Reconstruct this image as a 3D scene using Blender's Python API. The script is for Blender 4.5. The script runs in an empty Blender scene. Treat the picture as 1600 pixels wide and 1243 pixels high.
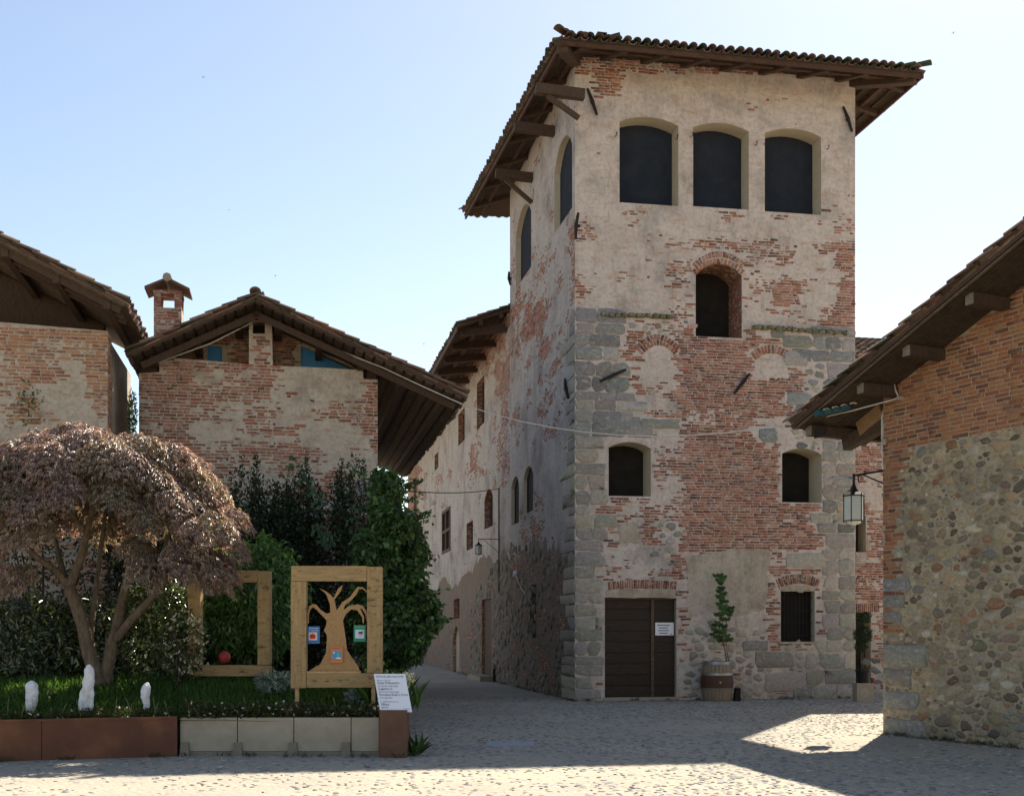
import bpy, bmesh, math, random
import numpy as np
from mathutils import Vector, Matrix
from mathutils.geometry import tessellate_polygon

rng = np.random.default_rng(7)
random.seed(7)
scene = bpy.context.scene
C = scene.collection

# ------------------------------------------------------------------ camera, sky, sun, exposure
F, CX, HY, EYE = 1890.0, 800.0, 985.0, 1.6          # focal length, centre column, horizon row (1600 px wide picture), eye height
cd = bpy.data.cameras.new('camera')
cam = bpy.data.objects.new('camera', cd)
C.objects.link(cam)
cam.location = (0, 0, EYE)
cam.rotation_euler = (math.radians(90), 0, 0)
cd.sensor_width = 36.0
cd.lens = 36.0 * F / 1600.0
cd.shift_y = (HY - 621.5) / 1600.0
cd.clip_start, cd.clip_end = 0.1, 3000
scene.camera = cam

SUN_AZ, SUN_EL = math.radians(23.6), math.radians(45.9)     # azimuth to the right of straight ahead (+Y)
world = bpy.data.worlds.new('World')
scene.world = world
world.use_nodes = True
wn = world.node_tree
bg = wn.nodes['Background']
sky = wn.nodes.new('ShaderNodeTexSky')
sky.sky_type = 'NISHITA'
sky.sun_disc = False
sky.sun_elevation = SUN_EL
sky.sun_rotation = SUN_AZ
sky.altitude = 0
sky.air_density = 1.0
sky.dust_density = 0.4
sky.ozone_density = 1.0
tintn = wn.nodes.new('ShaderNodeMix'); tintn.data_type = 'RGBA'; tintn.blend_type = 'MULTIPLY'; tintn.inputs[0].default_value = 1.0
tintn.inputs[7].default_value = (1.08, .965, .87, 1)          # whiter, less cyan summer sky
wn.links.new(sky.outputs[0], tintn.inputs[6])
wn.links.new(tintn.outputs[2], bg.inputs[0])
bg.inputs[1].default_value = 0.082
sd = bpy.data.lights.new('sun', 'SUN')
sd.energy = 5.0
sd.angle = math.radians(0.5)
sd.color = (1.0, 0.91, 0.77)
sun = bpy.data.objects.new('sun', sd)
C.objects.link(sun)
sdir = Vector((math.sin(SUN_AZ) * math.cos(SUN_EL), math.cos(SUN_AZ) * math.cos(SUN_EL), math.sin(SUN_EL)))
sun.rotation_euler = sdir.to_track_quat('Z', 'Y').to_euler()
sun.location = (8, 30, 40)
vs = scene.view_settings
vs.view_transform = 'Standard'
vs.look = 'None'
vs.gamma = 1
vs.use_curve_mapping = False
vs.exposure = 1.27

# ------------------------------------------------------------------ helpers: picture <-> place
def P(px, py, Y):
    return Vector(((px - CX) * Y / F, Y, EYE + (HY - py) * Y / F))

class Frame:
    """a vertical wall plane: origin O (x, y), unit direction U along it, outward normal N"""
    def __init__(s, O, U, N):
        s.O = np.array(O, float); s.U = np.array(U, float) / np.linalg.norm(U); s.N = np.array(N, float) / np.linalg.norm(N)
    def pix(s, px, py, d=0.0):
        r = (px - CX) / F
        O = s.O + s.N * d
        t = (r * O[1] - O[0]) / (s.U[0] - r * s.U[1])
        Y = O[1] + t * s.U[1]
        return t, EYE + (HY - py) * Y / F
    def topix(s, u, z):
        X = s.O[0] + u * s.U[0]; Y = s.O[1] + u * s.U[1]
        return CX + F * X / Y, HY - (z - EYE) * F / Y
    def w(s, u, z, d=0.0):
        p = s.O + s.U * u + s.N * d
        return Vector((p[0], p[1], z))
    def wn(s, u, z, d):
        u = np.asarray(u, float); z = np.asarray(z, float); d = np.asarray(d, float) + 0 * u
        return np.stack([s.O[0] + u * s.U[0] + d * s.N[0], s.O[1] + u * s.U[1] + d * s.N[1], z + 0 * u], -1)

def vnoise(x, y, seed=0):
    x = np.asarray(x, float); y = np.asarray(y, float)
    xi = np.floor(x).astype(np.int64); yi = np.floor(y).astype(np.int64)
    fx = x - xi; fy = y - yi
    fx = fx * fx * (3 - 2 * fx); fy = fy * fy * (3 - 2 * fy)
    def h(a, b):
        n = (a * 374761393 + b * 668265263 + seed * 974711) & 0xffffffff
        n = ((n ^ (n >> 13)) * 1274126177) & 0xffffffff
        return ((n ^ (n >> 16)) & 0xffff) / 65535.0
    return (h(xi, yi) * (1 - fx) + h(xi + 1, yi) * fx) * (1 - fy) + (h(xi, yi + 1) * (1 - fx) + h(xi + 1, yi + 1) * fx) * fy

def fbm(x, y, seed=0):
    return (vnoise(x, y, seed) + 0.55 * vnoise(x * 2.1, y * 2.1, seed + 1) + 0.3 * vnoise(x * 4.3, y * 4.3, seed + 2)) / 1.85

# ------------------------------------------------------------------ helpers: objects
def root(name, loc, label, cat, group=None):
    o = bpy.data.objects.new(name, None)
    C.objects.link(o)
    o.location = loc
    o.empty_display_size = 0.2
    tag(o, label, cat, group)
    return o

def tag(o, label=None, cat=None, group=None, kind=None):
    if label: o['label'] = label
    if cat: o['category'] = cat
    if group: o['group'] = group
    if kind: o['kind'] = kind
    return o

def adopt(o, parent):
    if parent is not None:
        o.parent = parent
        if parent.type == 'EMPTY':
            o.matrix_parent_inverse = Matrix.Translation(-parent.location) if not parent.get('turned') else parent.matrix_basis.inverted()
    return o

def link(name, me, mat=None, parent=None):
    if mat is not None and not me.materials:
        me.materials.append(mat)
    o = bpy.data.objects.new(name, me)
    C.objects.link(o)
    return adopt(o, parent)

def np_mesh(name, V, polys, cols=None, smooth=False):
    """V (n,3); polys: list of (m,k) index arrays; cols: list of (m,3) arrays or None"""
    me = bpy.data.meshes.new(name)
    V = np.asarray(V, np.float32).reshape(-1, 3)
    me.vertices.add(len(V)); me.vertices.foreach_set('co', V.ravel())
    polys = [np.asarray(p, np.int32) for p in polys if len(p)]
    tot = np.concatenate([np.full(len(p), p.shape[1], np.int32) for p in polys])
    idx = np.concatenate([p.ravel() for p in polys])
    me.loops.add(len(idx)); me.loops.foreach_set('vertex_index', idx)
    me.polygons.add(len(tot))
    st = np.concatenate([[0], np.cumsum(tot)[:-1]]).astype(np.int32)
    me.polygons.foreach_set('loop_start', st)
    if smooth:
        me.polygons.foreach_set('use_smooth', np.ones(len(tot), bool))
    me.update(calc_edges=True)
    if cols is not None:
        c = np.concatenate([np.asarray(q, np.float32).reshape(-1, 3) for q in cols if len(q)])
        at = me.attributes.new('Col', 'FLOAT_COLOR', 'FACE')
        at.data.foreach_set('color', np.concatenate([c, np.ones((len(c), 1), np.float32)], 1).ravel())
    return me

class MB:
    def __init__(s): s.v = []; s.f = []
    def face(s, pts):
        n = len(s.v); s.v += [tuple(p) for p in pts]; s.f.append(tuple(range(n, n + len(pts))))
    def hexa(s, c):                                        # 8 corners: bottom ring 0-3, top ring 4-7
        n = len(s.v); s.v += [tuple(p) for p in c]
        for q in ((3, 2, 1, 0), (4, 5, 6, 7), (0, 1, 5, 4), (1, 2, 6, 5), (2, 3, 7, 6), (3, 0, 4, 7)):
            s.f.append(tuple(n + i for i in q))
    def box(s, c, a, b, d):                                # centre and three half-axis vectors
        c, a, b, d = Vector(c), Vector(a), Vector(b), Vector(d)
        s.hexa([c - a - b - d, c + a - b - d, c + a + b - d, c - a + b - d, c - a - b + d, c + a - b + d, c + a + b + d, c - a + b + d])
    def abox(s, x0, x1, y0, y1, z0, z1):
        s.hexa([(x0, y0, z0), (x1, y0, z0), (x1, y1, z0), (x0, y1, z0), (x0, y0, z1), (x1, y0, z1), (x1, y1, z1), (x0, y1, z1)])
    def beam(s, p, q, w, h, up=(0, 0, 1)):
        p, q = Vector(p), Vector(q); t = (q - p); L = t.length; t.normalize()
        up = Vector(up); sd_ = t.cross(up)
        if sd_.length < 1e-4: sd_ = Vector((1, 0, 0))
        sd_.normalize(); up = sd_.cross(t)
        s.box((p + q) / 2, t * L / 2, sd_ * w / 2, up * h / 2)
    def tube(s, pts, r, n=8, cap=True):
        pts = [Vector(p) for p in pts]
        rs = r if hasattr(r, '__len__') else [r] * len(pts)
        base = len(s.v); prev = None
        for i, p in enumerate(pts):
            t = (pts[min(i + 1, len(pts) - 1)] - pts[max(i - 1, 0)]).normalized()
            a = prev if prev is not None else (Vector((1, 0, 0)) if abs(t.x) < .8 else Vector((0, 1, 0)))
            a = (a - t * a.dot(t)).normalized(); b = t.cross(a); prev = a
            for k in range(n):
                an = 2 * math.pi * k / n
                s.v.append(tuple(p + (a * math.cos(an) + b * math.sin(an)) * rs[i]))
        for i in range(len(pts) - 1):
            for k in range(n):
                s.f.append((base + i * n + k, base + i * n + (k + 1) % n, base + (i + 1) * n + (k + 1) % n, base + (i + 1) * n + k))
        if cap:
            s.f.append(tuple(base + k for k in range(n))[::-1]); s.f.append(tuple(base + (len(pts) - 1) * n + k for k in range(n)))
    def lathe(s, c, prof, n=24):
        base = len(s.v); c = Vector(c)
        for r, z in prof:
            for k in range(n):
                a = 2 * math.pi * k / n
                s.v.append((c.x + r * math.cos(a), c.y + r * math.sin(a), c.z + z))
        for i in range(len(prof) - 1):
            for k in range(n):
                s.f.append((base + i * n + k, base + i * n + (k + 1) % n, base + (i + 1) * n + (k + 1) % n, base + (i + 1) * n + k))
        s.f.append(tuple(base + k for k in range(n))[::-1]); s.f.append(tuple(base + (len(prof) - 1) * n + k for k in range(n)))
    def prism(s, poly, off):                                # planar polygon (3D points) extruded by vector off
        poly = [Vector(p) for p in poly]; off = Vector(off); n = len(poly); b = len(s.v)
        s.v += [tuple(p) for p in poly] + [tuple(p + off) for p in poly]
        tris = tessellate_polygon([poly])
        for t in tris:
            s.f.append(tuple(b + i for i in t)); s.f.append(tuple(b + n + i for i in t[::-1]))
        for i in range(n):
            j = (i + 1) % n
            s.f.append((b + i, b + j, b + n + j, b + n + i))
    def mesh(s, name, smooth=False):
        me = bpy.data.meshes.new(name)
        me.from_pydata(s.v, [], s.f); me.update()
        if smooth: me.polygons.foreach_set('use_smooth', np.ones(len(me.polygons), bool))
        bm = bmesh.new(); bm.from_mesh(me); bmesh.ops.recalc_face_normals(bm, faces=bm.faces); bm.to_mesh(me); bm.free()
        return me
    def build(s, name, mat, parent=None, smooth=False):
        return link(name, s.mesh(name, smooth), mat, parent)

def beam(name, p, q, w, h, mat, parent, up=(0, 0, 1)):
    m = MB(); m.beam(p, q, w, h, up); return m.build(name, mat, parent)

# ------------------------------------------------------------------ materials
def nodes_of(name):
    m = bpy.data.materials.new(name); m.use_nodes = True
    nt = m.node_tree
    return m, nt, nt.nodes['Principled BSDF']

def mk(nt, t, **kw):
    n = nt.nodes.new(t)
    for k, v in kw.items(): setattr(n, k, v)
    return n

def noise(nt, scale, detail=4, rough=.6, stretch=None, rot=None):
    g = mk(nt, 'ShaderNodeNewGeometry')
    n = mk(nt, 'ShaderNodeTexNoise')
    n.inputs['Scale'].default_value = scale; n.inputs['Detail'].default_value = detail; n.inputs['Roughness'].default_value = rough
    if stretch or rot:
        mp = mk(nt, 'ShaderNodeMapping')
        if stretch: mp.inputs['Scale'].default_value = stretch
        if rot: mp.inputs['Rotation'].default_value = rot
        nt.links.new(g.outputs['Position'], mp.inputs[0]); nt.links.new(mp.outputs[0], n.inputs[0])
    else:
        nt.links.new(g.outputs['Position'], n.inputs[0])
    return n

def ramp(nt, src, a, b):
    r = mk(nt, 'ShaderNodeMapRange'); r.inputs[1].default_value = a; r.inputs[2].default_value = b
    nt.links.new(src, r.inputs[0]); return r.outputs[0]

def mixc(nt, fac, a, b, mode='MIX'):
    m = mk(nt, 'ShaderNodeMix', data_type='RGBA', blend_type=mode)
    if isinstance(fac, (int, float)): m.inputs[0].default_value = fac
    else: nt.links.new(fac, m.inputs[0])
    for i, c in ((6, a), (7, b)):
        if isinstance(c, tuple): m.inputs[i].default_value = (*c, 1)
        else: nt.links.new(c, m.inputs[i])
    return m.outputs[2]

def mat(name, c1, c2=None, scale=6, rough=.85, bump=.0, bscale=40, attr=False, c3=None, s3=.9, t3=(.55, .7), stretch=None, rot=None, metal=0, spec=.3, bdist=.01, smear=None, st=(.52, .6), ghost=None, gt=(.55, .68), mottle=False):
    m, nt, b = nodes_of(name)
    b.inputs['Roughness'].default_value = rough; b.inputs['Metallic'].default_value = metal
    b.inputs['Specular IOR Level'].default_value = spec
    col = c1
    if c2:
        n = noise(nt, scale, 6, .65, stretch, rot)
        col = mixc(nt, ramp(nt, n.outputs[0], .32, .68), c1, c2)
    if c3:
        n3 = noise(nt, s3, 6, .6)
        col = mixc(nt, ramp(nt, n3.outputs[0], *t3), col, c3)
    if attr:
        a = mk(nt, 'ShaderNodeAttribute'); a.attribute_name = 'Col'
        n = noise(nt, scale, 4, .7)
        k = mixc(nt, ramp(nt, n.outputs[0], .3, .7), (.72, .72, .72), (1.22, 1.2, 1.16))
        col = mixc(nt, 1.0, a.outputs[0], k, 'MULTIPLY')
    if mottle:
        n6 = noise(nt, 11, 8, .8)
        col = mixc(nt, ramp(nt, n6.outputs[0], .48, .62), col, mixc(nt, 1.0, col, (.74, .72, .70), 'MULTIPLY'))
        n7 = noise(nt, 2.6, 8, .7, (1.6, 1.6, .35))
        col = mixc(nt, ramp(nt, n7.outputs[0], .54, .72), col, mixc(nt, 1.0, col, (.70, .67, .64), 'MULTIPLY'))
    if ghost:                                                # streaks of brick dust showing through, along the courses
        n4 = noise(nt, 3.2, 8, .72, (1, 1, 3.6))
        col = mixc(nt, ramp(nt, n4.outputs[0], *gt), col, ghost)
    if smear:                                                # lime smeared over the pieces
        n5 = noise(nt, 7.5, 8, .75, (1, 1, 2.2))
        col = mixc(nt, ramp(nt, n5.outputs[0], *st), col, smear)
    if isinstance(col, tuple): b.inputs['Base Color'].default_value = (*col, 1)
    else: nt.links.new(col, b.inputs['Base Color'])
    if bump:
        n = noise(nt, bscale, 5, .7, stretch, rot)
        bp = mk(nt, 'ShaderNodeBump'); bp.inputs['Strength'].default_value = bump; bp.inputs['Distance'].default_value = bdist
        nt.links.new(n.outputs[0], bp.inputs['Height']); nt.links.new(bp.outputs[0], b.inputs['Normal'])
    return m

def leafmat(name, rough=.5, trans=.35, spec=.4, tt=(1.5, 1.45, .9)):
    m, nt, b = nodes_of(name)
    a = mk(nt, 'ShaderNodeAttribute'); a.attribute_name = 'Col'
    nt.links.new(a.outputs[0], b.inputs['Base Color'])
    b.inputs['Roughness'].default_value = rough; b.inputs['Specular IOR Level'].default_value = spec
    t = mk(nt, 'ShaderNodeBsdfTranslucent')
    hs = mixc(nt, 1.0, a.outputs[0], tt, 'MULTIPLY')
    nt.links.new(hs, t.inputs[0])
    mx = mk(nt, 'ShaderNodeMixShader'); mx.inputs[0].default_value = trans
    nt.links.new(b.outputs[0], mx.inputs[1]); nt.links.new(t.outputs[0], mx.inputs[2])
    nt.links.new(mx.outputs[0], nt.nodes['Material Output'].inputs[0])
    return m

M = {}
M['plaster'] = mat('old plaster', (.63, .545, .48), (.52, .44, .38), 2.2, .95, .7, 22, c3=(.40, .36, .325), s3=1.1, t3=(.52, .68), ghost=(.46, .30, .22), gt=(.52, .70), mottle=True)
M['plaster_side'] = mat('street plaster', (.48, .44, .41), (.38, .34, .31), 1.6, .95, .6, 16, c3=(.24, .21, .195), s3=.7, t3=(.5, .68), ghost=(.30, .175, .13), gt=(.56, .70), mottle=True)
M['plaster_left'] = mat('barn plaster', (.56, .485, .395), (.46, .385, .30), 2.4, .95, .7, 24, c3=(.34, .28, .22), s3=1.3, t3=(.55, .7), ghost=(.40, .24, .17), gt=(.53, .68), mottle=True)
M['plaster_patch'] = mat('newer plaster', (.50, .435, .35), (.40, .335, .26), 1.7, .95, .45, 30, c3=(.32, .26, .19), s3=1.5, t3=(.52, .7), mottle=True)
M['reveal'] = mat('reveal plaster', (.56, .49, .37), (.48, .41, .3), 3, .95, .3, 24)
M['rubble_bed'] = mat('dark earthy mortar', (.225, .18, .135), (.15, .12, .095), 2.2, .95, .9, 14, c3=(.22, .13, .095), s3=1.6, t3=(.5, .66))
M['mortar'] = mat('grey lime mortar', (.43, .365, .255), (.35, .29, .195), 3.0, .95, .9, 30, c3=(.20, .165, .11), s3=1.2, t3=(.5, .7), mottle=True)
M['brick'] = mat('brick', (.3, .13, .08), None, 30, .92, .6, 90, attr=True, smear=(.33, .235, .15), st=(.56, .70))
M['brick_limed'] = mat('limed brick', (.3, .13, .08), None, 45, .92, .5, 90, attr=True, smear=(.50, .425, .345), st=(.53, .63))
M['stone'] = mat('stone', (.3, .3, .3), None, 22, .85, .5, 45, attr=True, smear=(.30, .27, .20), st=(.56, .68))
M['block'] = mat('squared stone', (.3, .3, .3), None, 14, .9, .7, 30, attr=True, smear=(.44, .385, .31), st=(.53, .66))
M['cobble'] = mat('cobble', (.3, .3, .3), None, 25, .8, .3, 70, attr=True)
M['tile'] = mat('roof tile', (.2, .1, .07), None, 14, .9, .4, 60, attr=True)
M['wood_dark'] = mat('dark weathered wood', (.055, .034, .022), (.095, .06, .04), 9, .85, .6, 30, stretch=(4, 4, 1))
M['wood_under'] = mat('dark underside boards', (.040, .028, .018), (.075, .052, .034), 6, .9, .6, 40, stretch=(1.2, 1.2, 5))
M['brick_reveal'] = mat('brick reveal', (.27, .11, .07), (.20, .085, .06), 18, .95, .5, 40, smear=(.42, .35, .27), st=(.5, .6))
M['wood_red'] = mat('reddish wood', (.095, .048, .03), (.058, .033, .022), 7, .8, .4, 30)
M['wood_board'] = mat('old boards', (.075, .05, .033), (.16, .11, .07), 5, .9, .6, 40, stretch=(1.2, 1.2, 5))
M['wood_pale'] = mat('pale new wood', (.55, .36, .19), (.42, .26, .13), 9, .75, .3, 40)
def framewood(name, st):
    return mat(name, (.42, .285, .13), (.28, .185, .085), 9, .7, .6, 40, stretch=st, smear=(.085, .055, .028), st=(.54, .66))
M['wood_plank'] = mat('brown plank', (.30, .18, .085), (.22, .13, .065), 9, .8, .3, 40)
M['wood_frame'] = framewood('yellowed sawn timber upright', (3, 3, .35)); M['wood_frame_x'] = framewood('yellowed sawn timber lying', (.35, 3, 3))
M['chipboard'] = mat('oriented strand board', (.44, .27, .125), (.31, .18, .075), 38, .75, .3, 60)
M['door_worn'] = mat('worn door board', (.055, .038, .026), (.032, .022, .015), 10, .75, .7, 30, stretch=(1, 1, 5))
M['door'] = mat('old door wood', (.032, .022, .015), (.06, .041, .028), 8, .75, .7, 30, stretch=(1, 1, 5))
M['cloth'] = mat('dark blue grey cloth', (.022, .027, .036), (.032, .037, .047), 3, .95, .2, 30, spec=.1)
M['black'] = mat('dark brown board', (.016, .014, .012), (.026, .022, .018), 4, .85, spec=.15)
M['iron'] = mat('wrought iron', (.018, .016, .016), (.035, .026, .022), 20, .6, .2, 60, metal=.3)
M['steel'] = mat('zinc hoop', (.36, .37, .38), (.25, .25, .26), 12, .45, metal=.8)
M['corten'] = mat('rusted steel', (.17, .068, .038), (.12, .05, .031), 3.0, .8, .3, 60, c3=(.225, .095, .046), s3=1.6, t3=(.48, .66), stretch=(1, 1, .5))
M['cortenpost'] = mat('rusted steel post', (.17, .09, .055), (.12, .062, .04), 4, .8, .3, 60)
M['panel'] = mat('pale stone panel', (.40, .345, .265), (.35, .295, .22), 9, .9, .25, 120, c3=(.29, .24, .17), s3=2.2, t3=(.5, .75))
M['panelfoot'] = mat('panel foot stone', (.25, .215, .165), (.19, .16, .12), 12, .9, .3, 80)
M['white_paint'] = mat('white plaster paint', (.80, .79, .80), (.66, .65, .66), 10, .7, .7, 24, c3=(.28, .27, .24), s3=9, t3=(.62, .72))
M['sign_white'] = mat('white sign board', (.82, .82, .85), rough=.5)
M['ink'] = mat('dark print', (.025, .025, .06), rough=.6)
M['ink_grey'] = mat('grey print', (.2, .2, .24), rough=.6)
M['cable'] = mat('white cable', (.55, .52, .47), rough=.6)
M['blackcable'] = mat('black cable', (.02, .02, .02), rough=.6)
M['soil'] = mat('garden soil', (.035, .026, .018), (.06, .045, .03), 12, .95, .6, 50)
M['bark'] = mat('maple bark', (.24, .18, .125), (.11, .08, .055), 12, .9, 1.0, 30, stretch=(2, 2, .5), bdist=.03, mottle=True)
M['bark_dark'] = mat('dark stems', (.06, .042, .028), (.035, .025, .018), 9, .9)
M['leaf_maple'] = leafmat('maple leaves', .42, .34, .5, (1.25, 1.0, .85))
M['leaf'] = leafmat('green leaves', .42, .45, .45)
M['leaf_gloss'] = leafmat('glossy leaves', .26, .18, .7)
M['grass'] = leafmat('grass blades', .55, .4, .25)
M['petal'] = leafmat('white petals', .6, .4, .2)
M['red'] = mat('red plastic', (.42, .05, .04), (.34, .04, .035), 6, .45)
M['orange_red'] = mat('orange red plastic', (.55, .10, .05), rough=.5)
M['teal'] = mat('teal cloth', (.03, .10, .115), (.02, .06, .075), 8, .8)
M['rope'] = mat('pale rope', (.5, .44, .33), rough=.8)
M['glass'] = None
def glassmat():
    m, nt, b = nodes_of('lantern glass')
    b.inputs['Base Color'].default_value = (.74, .76, .70, 1)
    b.inputs['Roughness'].default_value = .25
    b.inputs['Transmission Weight'].default_value = .35
    b.inputs['IOR'].default_value = 1.3
    return m
M['glass'] = glassmat()
def sky_sheet():  # sky brightness behind the loft put into a blue translucent colour
    m, nt, b = nodes_of('blue sky sheet')
    b.inputs['Base Color'].default_value = (.14, .42, .68, 1); b.inputs['Roughness'].default_value = .3
    t = mk(nt, 'ShaderNodeBsdfTranslucent'); t.inputs[0].default_value = (.25, .62, .90, 1)
    mx = mk(nt, 'ShaderNodeMixShader'); mx.inputs[0].default_value = .6
    nt.links.new(b.outputs[0], mx.inputs[1]); nt.links.new(t.outputs[0], mx.inputs[2]); nt.links.new(mx.outputs[0], nt.nodes['Material Output'].inputs[0])
    return m
M['sky_sheet'] = sky_sheet()
def flat(name, c, r=.5): return mat(name, c, rough=r)
def groundmat():
    m, nt, b = nodes_of('sandy cobbled ground')
    n1 = noise(nt, .35, 5, .6); n2 = noise(nt, 14, 5, .7); n3 = noise(nt, 90, 3, .6)
    c = mixc(nt, ramp(nt, n1.outputs[0], .38, .62), (.37, .325, .255), (.48, .41, .30))
    c = mixc(nt, ramp(nt, n2.outputs[0], .42, .66), c, (.29, .27, .235))
    v = mk(nt, 'ShaderNodeTexVoronoi', feature='DISTANCE_TO_EDGE'); v.inputs['Scale'].default_value = 9
    g = mk(nt, 'ShaderNodeNewGeometry'); nt.links.new(g.outputs['Position'], v.inputs['Vector'])
    nt.links.new(c, b.inputs['Base Color']); b.inputs['Roughness'].default_value = .95
    b.inputs['Specular IOR Level'].default_value = .2
    ad = mk(nt, 'ShaderNodeMath', operation='ADD'); nt.links.new(ramp(nt, v.outputs['Distance'], 0, .25), ad.inputs[0]); nt.links.new(n3.outputs[0], ad.inputs[1])
    bp = mk(nt, 'ShaderNodeBump'); bp.inputs['Strength'].default_value = .5; bp.inputs['Distance'].default_value = .02
    nt.links.new(ad.outputs[0], bp.inputs['Height']); nt.links.new(bp.outputs[0], b.inputs['Normal'])
    return m
M['ground'] = groundmat()

# ------------------------------------------------------------------ masonry
BRICKS = np.array([(.30, .115, .07), (.34, .14, .085), (.26, .095, .06), (.38, .175, .11), (.20, .08, .055), (.33, .15, .10), (.15, .085, .07), (.40, .20, .14)])
BRICKS_R = np.array([(.33, .135, .066), (.36, .155, .075), (.29, .11, .055), (.35, .165, .085), (.21, .085, .055), (.32, .13, .064), (.16, .075, .052), (.34, .15, .078), (.26, .105, .06)])
BRICKS_L = np.array([(.38, .185, .095), (.42, .21, .11), (.33, .145, .075), (.44, .235, .135), (.30, .13, .075), (.37, .165, .09), (.28, .15, .10), (.40, .21, .13)])
BRICKS_G = np.array([(.31, .125, .075), (.35, .145, .09), (.27, .10, .065), (.34, .16, .105), (.24, .09, .06), (.32, .135, .085), (.18, .09, .07), (.37, .18, .125)])
GREYS = np.array([(.245, .24, .235), (.30, .285, .265), (.215, .215, .215), (.33, .31, .275), (.27, .255, .23)])
PEBBLES = np.array([(.29, .24, .165), (.235, .20, .15), (.34, .275, .175), (.27, .225, .155), (.20, .165, .12), (.35, .295, .205), (.24, .22, .18), (.32, .245, .15), (.28, .23, .16), (.23, .19, .135), (.14, .105, .08), (.30, .17, .10), (.43, .38, .30), (.17, .14, .105)])

def tint(base, n, spread=.12):
    c = base[rng.integers(0, len(base), n)]
    return np.clip(c * (1 + rng.normal(0, spread, (n, 1))) * (1 + rng.normal(0, .03, (n, 3))), .01, .8)

_unit = {}
def unit_bricks(key, pal):
    if key not in _unit:
        L = []
        for i in range(len(pal)):
            a = .5; c = .47
            V = [(-a, 0, -a), (a, 0, -a), (a, 0, a), (-a, 0, a), (-c * .99, 1, -.42), (c, 1, -.43), (c * .985, 1, .42), (-c, 1, .43)]
            Fq = [(4, 5, 6, 7), (0, 1, 5, 4), (1, 2, 6, 5), (2, 3, 7, 6), (3, 0, 4, 7)]
            me = np_mesh('brick', V, [Fq], [np.tile(pal[i], (5, 1))]); me.materials.append(M['brick' if key == 'right' else 'brick_limed']); L.append(me)
        _unit[key] = L
    return _unit[key]

def brick_arrays(fr, u, z, L, H, d, ang):
    """corner array for bricks lying on frame fr, centred (u,z), length L, height H, proud d, turned ang in the wall plane"""
    n = len(u)
    cu = np.array([-1, 1, 1, -1, -1, 1, 1, -1]) * .5; cz = np.array([-1, -1, 1, 1, -1, -1, 1, 1]) * .5
    ins = np.array([0, 0, 0, 0, 1, 1, 1, 1]); dep = np.array([0, 0, 0, 0, 1, 1, 1, 1])
    jl = rng.normal(0, .006, (n, 8)); jh = rng.normal(0, .0035, (n, 8))
    lu = cu[None] * (L[:, None] - .010 * ins) + jl; lz = cz[None] * (H[:, None] - .008 * ins) + jh
    ca = np.cos(ang)[:, None]; sa = np.sin(ang)[:, None]
    uu = u[:, None] + lu * ca - lz * sa; zz = z[:, None] + lu * sa + lz * ca
    dd = dep[None] * d[:, None] - .004 * (1 - dep[None])
    return fr.wn(uu, zz, dd)

QF = np.array([(4, 5, 6, 7), (0, 1, 5, 4), (1, 2, 6, 5), (2, 3, 7, 6), (3, 0, 4, 7)])
def lay_bricks(fr, wall, u, z, L, H, d, ang, pal, key, n_single, prefer):
    """the n_single bricks with the highest prefer value become objects of their own, the rest one mesh of stuff"""
    n = len(u)
    if n == 0: return
    order = np.argsort(-prefer)
    single, rest = order[:n_single], order[n_single:]
    um = unit_bricks(key, pal)
    U3 = Vector((fr.U[0], fr.U[1], 0)); N3 = Vector((fr.N[0], fr.N[1], 0)); Z3 = Vector((0, 0, 1))
    for i in single:
        o = bpy.data.objects.new('brick', um[rng.integers(0, len(um))])
        C.objects.link(o)
        a = ang[i]; x = (U3 * math.cos(a) + Z3 * math.sin(a)) * float(L[i]); zz = (Z3 * math.cos(a) - U3 * math.sin(a)) * float(H[i])
        p = fr.w(u[i], z[i], -.004)
        y = N3 * float(d[i] + .004)
        o.parent = wall
        o.matrix_local = Matrix(((x.x, y.x, zz.x, p.x), (x.y, y.y, zz.y, p.y), (x.z, y.z, zz.z, p.z), (0, 0, 0, 1)))
    if len(rest):
        V = brick_arrays(fr, u[rest], z[rest], L[rest], H[rest], d[rest], ang[rest])
        Fq = (QF[None] + (np.arange(len(rest)) * 8)[:, None, None]).reshape(-1, 4)
        col = np.repeat(tint(pal, len(rest)), 5, axis=0)
        o = link('brickwork', np_mesh('brickwork', V, [Fq], [col]), M['brick' if key == 'right' else 'brick_limed'], wall)
        o['kind'] = 'stuff'

def in_poly(x, y, poly):
    x = np.asarray(x); y = np.asarray(y); c = np.zeros(x.shape, bool)
    for (x0, y0), (x1, y1) in zip(poly, poly[1:] + poly[:1]):
        m = ((y0 > y) != (y1 > y)) & (x < (x1 - x0) * (y - y0) / (y1 - y0 + 1e-12) + x0)
        c ^= m
    return c

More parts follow.
